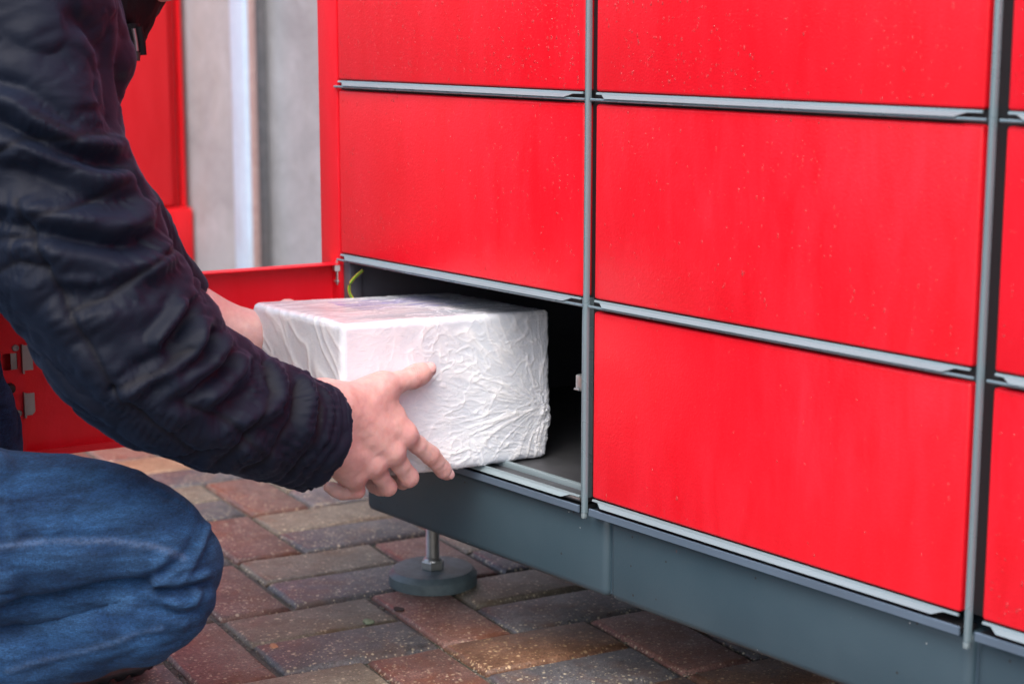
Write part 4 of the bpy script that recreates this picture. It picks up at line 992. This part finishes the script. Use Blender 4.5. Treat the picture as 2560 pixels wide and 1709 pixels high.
# stand collar
def collar(P):
    n = B_['neck'] + NECKD * .018 + np.array((.0, .0, 0)); q = P - n.astype(np.float32); hgt = q @ NECKD.astype(np.float32)
    rad = np.linalg.norm(q - hgt[..., None] * NECKD.astype(np.float32), axis=-1); dr = np.abs(rad - .082) ; dh = np.abs(hgt) - .036
    return np.sqrt(np.maximum(dr - .006, 0) ** 2 + np.maximum(dh, 0) ** 2) - .008
Vc, Fc = surface_nets(collar, B_['neck'] - .16, B_['neck'] + .20, .0045); Nc = normals(collar, Vc, .002)
Vc = Vc + Nc * (.004 * fbm(Vc * 18, 3) + .0025 * ridge(fbm(Vc * 30, 3), 2, 2))[:, None]
M['rib'] = simple('black_collar_fabric', (.0040, .0042, .0065), .75, 0, .5, 300, .12, 9, .12)
co = np_mesh('collar', Vc, Fc, M['rib'], PS); co.location = off_root
zp = [(-1.6398, -0.4153, 0.7395), (-1.6389, -0.4138, 0.7282), (-1.6384, -0.4131, 0.7170)]
M['zip'] = simple('dull_zip_metal', (.20, .16, .18), .42, .6)
tube('zip_flap', [(-1.6506, -0.4144, 0.7442), (-1.6500, -0.4134, 0.7290), (-1.6489, -0.4117, 0.7142)], [.010, .011, .0085], M['rib'], PS, 12)
zt = tube('zip_puller', zp, .0022, M['zip'], PS, 8); tube('zip_cord', [(-1.6419, -0.4084, 0.7412), (-1.6407, -0.4063, 0.7247), (-1.6403, -0.4059, 0.7130)], .0042, M['rib'], PS, 8)
tube('zip_pull_tip', [(-1.6384, -0.4131, 0.7161), (-1.6386, -0.4138, 0.7075)], .0038, M['rubber'], PS, 8)
# shirt cuff showing at the left wrist
wl = B_['wrL'] - B_['elL']; wl /= np.linalg.norm(wl); cw = np.array((-1.8692, -0.2437, 0.4045))
tube('shirt_cuff', [tuple(cw - wl * .02), tuple(cw + wl * .006)], [.0350, .0340], simple('pale_pink_shirt', (.62, .50, .56), .7, 0, .3, 200), PS, 28)

# --- jeans
TH = [B_['hR'], (-1.6476, -0.5781, 0.2385), (-1.6177, -0.5219, 0.2382), (-1.5905, -0.4781, 0.2350), (-1.5668, -0.4509, 0.2218), (-1.5508, -0.4424, 0.2048)]; THR = [.098, .0815, .0735, .0630, .0500, .0445]
CF = [(-1.5426, -0.4490, 0.1725), (-1.5581, -0.4713, 0.1520), (-1.5973, -0.5173, 0.1356), (-1.6404, -0.5782, 0.1188), (-1.7150, -0.6499, 0.0942)]; CFR = [.0420, .0385, .0385, .0430, .044]
TH = [np.array(p) for p in TH]; CF = [np.array(p) for p in CF]
def jeans(P):
    b = B_
    t_ = chain(P, TH, THR, .03); c_ = chain(P, CF, CFR, .03)
    kn = cap(P, (-1.5460, -0.4332, 0.2050), (-1.5419, -0.4371, 0.1876), .0370, .0370)
    d = smin(t_, c_, .006); d = smin(d, kn, .02)
    d = smin(d, chain(P, [b['hip'], b['hR']], [.14, .11], .05), .03); d = smin(d, chain(P, [b['hip'], b['hL']], [.14, .11], .05), .05)
    d = smin(d, chain(P, [b['hL'], b['kL']], [.105, .072], .03), .05); d = smin(d, chain(P, [b['kL'], b['kL'] * .5 + b['aL'] * .5 + (0, .005, 0), b['aL']], [.072, .064, .056], .03), .01)
    return d
Vn, Fn = surface_nets(jeans, (-2.06, -1.06, .03), (-1.42, -.33, .60), .0036); Vn = project(jeans, Vn, 1); Nn = normals(jeans, Vn, .002)
NFD = [
 ([(-0.1305, -0.2557),(-0.0982, -0.2509),(-0.0698, -0.2455),(-0.0246, -0.2346),(0.0127, -0.2310),(0.0218, -0.2304)], .0070, -.0150),
 ([(0.0118, -0.2318),(0.0411, -0.2194),(0.0591, -0.2028),(0.0764, -0.1758),(0.0815, -0.1630)], .0042, .0058), ([(0.0127, -0.2280),(0.0335, -0.2183),(0.0532, -0.2052),(0.0697, -0.1833),(0.0764, -0.1694)], .0036, -.0052),
 ([(0.0147, -0.2323),(0.0461, -0.2264),(0.0617, -0.2110),(0.0714, -0.1928)], .0036, .0044), ([(0.0168, -0.2341),(0.0365, -0.2372),(0.0587, -0.2361),(0.0798, -0.2342)], .0038, -.0042),
 ([(0.0189, -0.2324),(0.0419, -0.2318),(0.0629, -0.2268),(0.0777, -0.2221)], .0040, .0035), ([(0.0127, -0.2348),(0.0264, -0.2463),(0.0461, -0.2528),(0.0587, -0.2549)], .0055, .0050),
 ([(0.0168, -0.2392),(0.0365, -0.2568),(0.0512, -0.2615),(0.0731, -0.2605)], .0055, -.0050), ([(0.0651, -0.2354),(0.0638, -0.2448),(0.0600, -0.2567)], .0040, .0035), ([(0.0210, -0.2129),(0.0302, -0.2055),(0.0385, -0.1954)], .0060, .0030),
 ([(-0.0821, -0.1745),(-0.0494, -0.1718),(-0.0206, -0.1754)], .0060, .0022), ([(-0.1063, -0.2640),(-0.0657, -0.2570),(-0.0205, -0.2478),(0.0044, -0.2431)], .016, .0040), ([(-0.1226, -0.1381),(-0.1145, -0.1633),(-0.1023, -0.1845)], .012, .003),
 ([(0.0002, -0.2845),(0.0252, -0.2820),(0.0503, -0.2777)], .010, -.0030), ([(-0.1144, -0.2094),(-0.1225, -0.2301),(-0.1305, -0.2424)], .012, .003), ([(0.0127, -0.2331),(0.0210, -0.2555),(0.0219, -0.2725)], .006, -.0018),
]
SEAMS = [[(-0.1245, -0.1890),(-0.1064, -0.1870),(-0.0845, -0.1849),(-0.0559, -0.1852),(-0.0172, -0.1865),(0.0210, -0.1929),(0.0520, -0.2052)], [(-0.1183, -0.3163),(-0.0900, -0.3086),(-0.0652, -0.3029),(-0.0410, -0.2970),(-0.0172, -0.2898),(0.0023, -0.2812),(0.0302, -0.2753)]]
Dn = apply_folds(Vn, Nn, NFD); An = elev(Vn); fn_ = np.clip((Nn @ EW) * 3, 0, 1); sm_ = np.zeros(len(Vn))
for i, s_ in enumerate(SEAMS):
    d, t = pl_dist(An, s_); g = np.exp(-(d / .0028) ** 2) * fn_; sm_ = np.maximum(sm_, g * (.6 if i == 0 else .30)); Dn += .0010 * g - .0010 * np.exp(-((d - .006) / .003) ** 2) * fn_
Qn = Vn * np.array((7, 7, 26)) + 1.0 * np.stack([fbm(Vn * 11, 3), fbm(Vn * 11 + 4, 3), fbm(Vn * 11 + 8, 3)], 1); Dn += .0022 * fbm(Vn * np.array((10, 10, 18)), 3) + .0040 * (np.clip(np.abs(fbm(Qn, 2)) * 2.2, 0, 1) ** .7 - .55)
Vn = Vn + Nn * Dn[:, None]
def denim():
    t = NT('blue_denim'); v = t.coord(); a = t.n('ShaderNodeAttribute', attribute_name='seam').outputs['Fac']; f = t.n('ShaderNodeAttribute', attribute_name='raised').outputs['Fac']
    c = t.mix(t.ramp(t.noise(t.coord(scale=(1, 1, 2.5)), 12, 5, .6), [(.35, 0.0), (.68, 1.0)]), (.0040, .0175, .052), (.0100, .040, .102))
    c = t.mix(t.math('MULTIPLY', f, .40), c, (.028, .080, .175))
    sl = t.noise(t.coord(scale=(2.2, 2.2, 14)), 9, 5, .65, .6); c = t.mix(1.0, c, t.ramp(sl, [(.32, .62), (.68, 1.5)]), 'MULTIPLY')
    ww = t.noise(t.coord(scale=(1, 1, 6)), 260, 3, .75); c = t.mix(1.0, c, t.ramp(ww, [(.32, .45), (.68, 1.65)]), 'MULTIPLY')
    w2 = t.noise(t.coord(scale=(5, 5, .8)), 220, 3, .75); c = t.mix(1.0, c, t.ramp(w2, [(.3, .68), (.7, 1.34)]), 'MULTIPLY')
    dash = t.math('GREATER_THAN', t.noise(v, 320, 1), .46); c = t.mix(t.math('MULTIPLY', t.math('MULTIPLY', a, .55), t.math('MULTIPLY_ADD', dash, .5, .5)), c, (.13, .19, .32))
    t.set('Base Color', c); t.set('Roughness', .85); t.set('Specular IOR Level', .2); t.set('Sheen Weight', .10); t.set('Sheen Tint', (.3, .5, .9, 1))
    nb = t.bump(ww, .5, .0012); nb = t.bump(t.noise(v, 60, 5, .6), .25, .004, nb); t.set('Normal', nb); return t.m
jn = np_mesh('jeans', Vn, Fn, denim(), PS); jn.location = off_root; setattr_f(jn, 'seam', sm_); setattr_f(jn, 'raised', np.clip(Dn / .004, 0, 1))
# shoes
def shoe(P0, heading, pitch, z0=0):
    """lace-up shoe with a lugged sole; P0 heel point on the ground"""
    c, s = math.cos(heading), math.sin(heading); Mr = Matrix.Translation(P0) @ Matrix.Rotation(heading, 4, 'Z') @ Matrix.Rotation(pitch, 4, 'Y')
    Mi = np.array(Mr.inverted()); 
    def f(P):
        q = P @ Mi[:3, :3].T.astype(np.float32) + Mi[:3, 3].astype(np.float32)
        d = cap(q, (.035, 0, .052), (.035, 0, .115), .036, .038); d = smin(d, cap(q, (.04, 0, .045), (.15, .006, .045), .034, .036), .03); d = smin(d, cap(q, (.15, .006, .042), (.232, .004, .036), .036, .029), .02)
        d = smin(d, cap(q, (.07, 0, .095), (.16, 0, .055), .026, .022), .03)
        d = np.maximum(d, .024 - q[..., 2])
        so = smin(cap(q * (1, 1, 2.2), (.036, 0, .027), (.15, .004, .027), .040, .043), cap(q * (1, 1, 2.2), (.15, .004, .027), (.232, .004, .03), .043, .034), .02)
        so = so * .5; so = np.maximum(so, q[..., 2] - .026); so = np.maximum(so, .0005 - q[..., 2])
        lug = (np.sin(q[..., 0] * 2 * math.pi / .021) > -.1) | (q[..., 2] > .010); so = np.where(lug, so, so + .004)
        return np.minimum(d, so)
    p = np.array([Mr @ Vector(v) for v in ((-.01, -.06, 0), (.28, -.06, 0), (.28, .06, 0), (-.01, .06, .16), (.28, 0, .1), (0, 0, .16))]); lo_, hi_ = p.min(0) - .05, p.max(0) + .05
    V, F = surface_nets(f, lo_, hi_, .0032); o = np_mesh('shoe', V, F, M['shoe'], PS); o.location = off_root; return o
M['shoe'] = simple('black_shoe_leather', (.016, .015, .018), .42, 0, .5, 120, .5, 40)
toe = np.array((-1.7936, -0.3284, 0.0000)); d2 = np.array((.10, .99)); d2 /= np.linalg.norm(d2)
hd_ = math.atan2(d2[1], d2[0]); shoe((toe[0] - d2[0] * .275, toe[1] - d2[1] * .275, .001), hd_, 0)
shoe((-1.715, -.905, .215), math.atan2(.9, .1), math.radians(68))
# hair cap
def hair(P):
    q = P - B_['head'].astype(np.float32); d = ell(P, B_['head'] - HEADF * .008 + HEADU * .008, (.083, .102, .115), HEADM)
    fz = q @ HEADU; fy = q @ HEADF; cut = np.maximum(-(fz + .01 - .55 * (fy + .03)) , fy - .05 - .6 * fz * 0); cut = np.maximum(cut, fy - .075 + 0 * fz)
    return np.maximum(d, np.maximum(.55 * (fy - .02) - fz - .005, fy - .085))
Vq, Fq = surface_nets(hair, B_['head'] - .17, B_['head'] + .17, .005); Nq = normals(hair, Vq, .002); Vq = Vq + Nq * (.004 * fbm(Vq * np.array((60, 60, 25)), 3))[:, None]
ho = np_mesh('hair', Vq, Fq, simple('dark_brown_hair', (.035, .022, .015), .5, 0, .8, 250), PS); ho.location = off_root
bpy.context.view_layer.update()
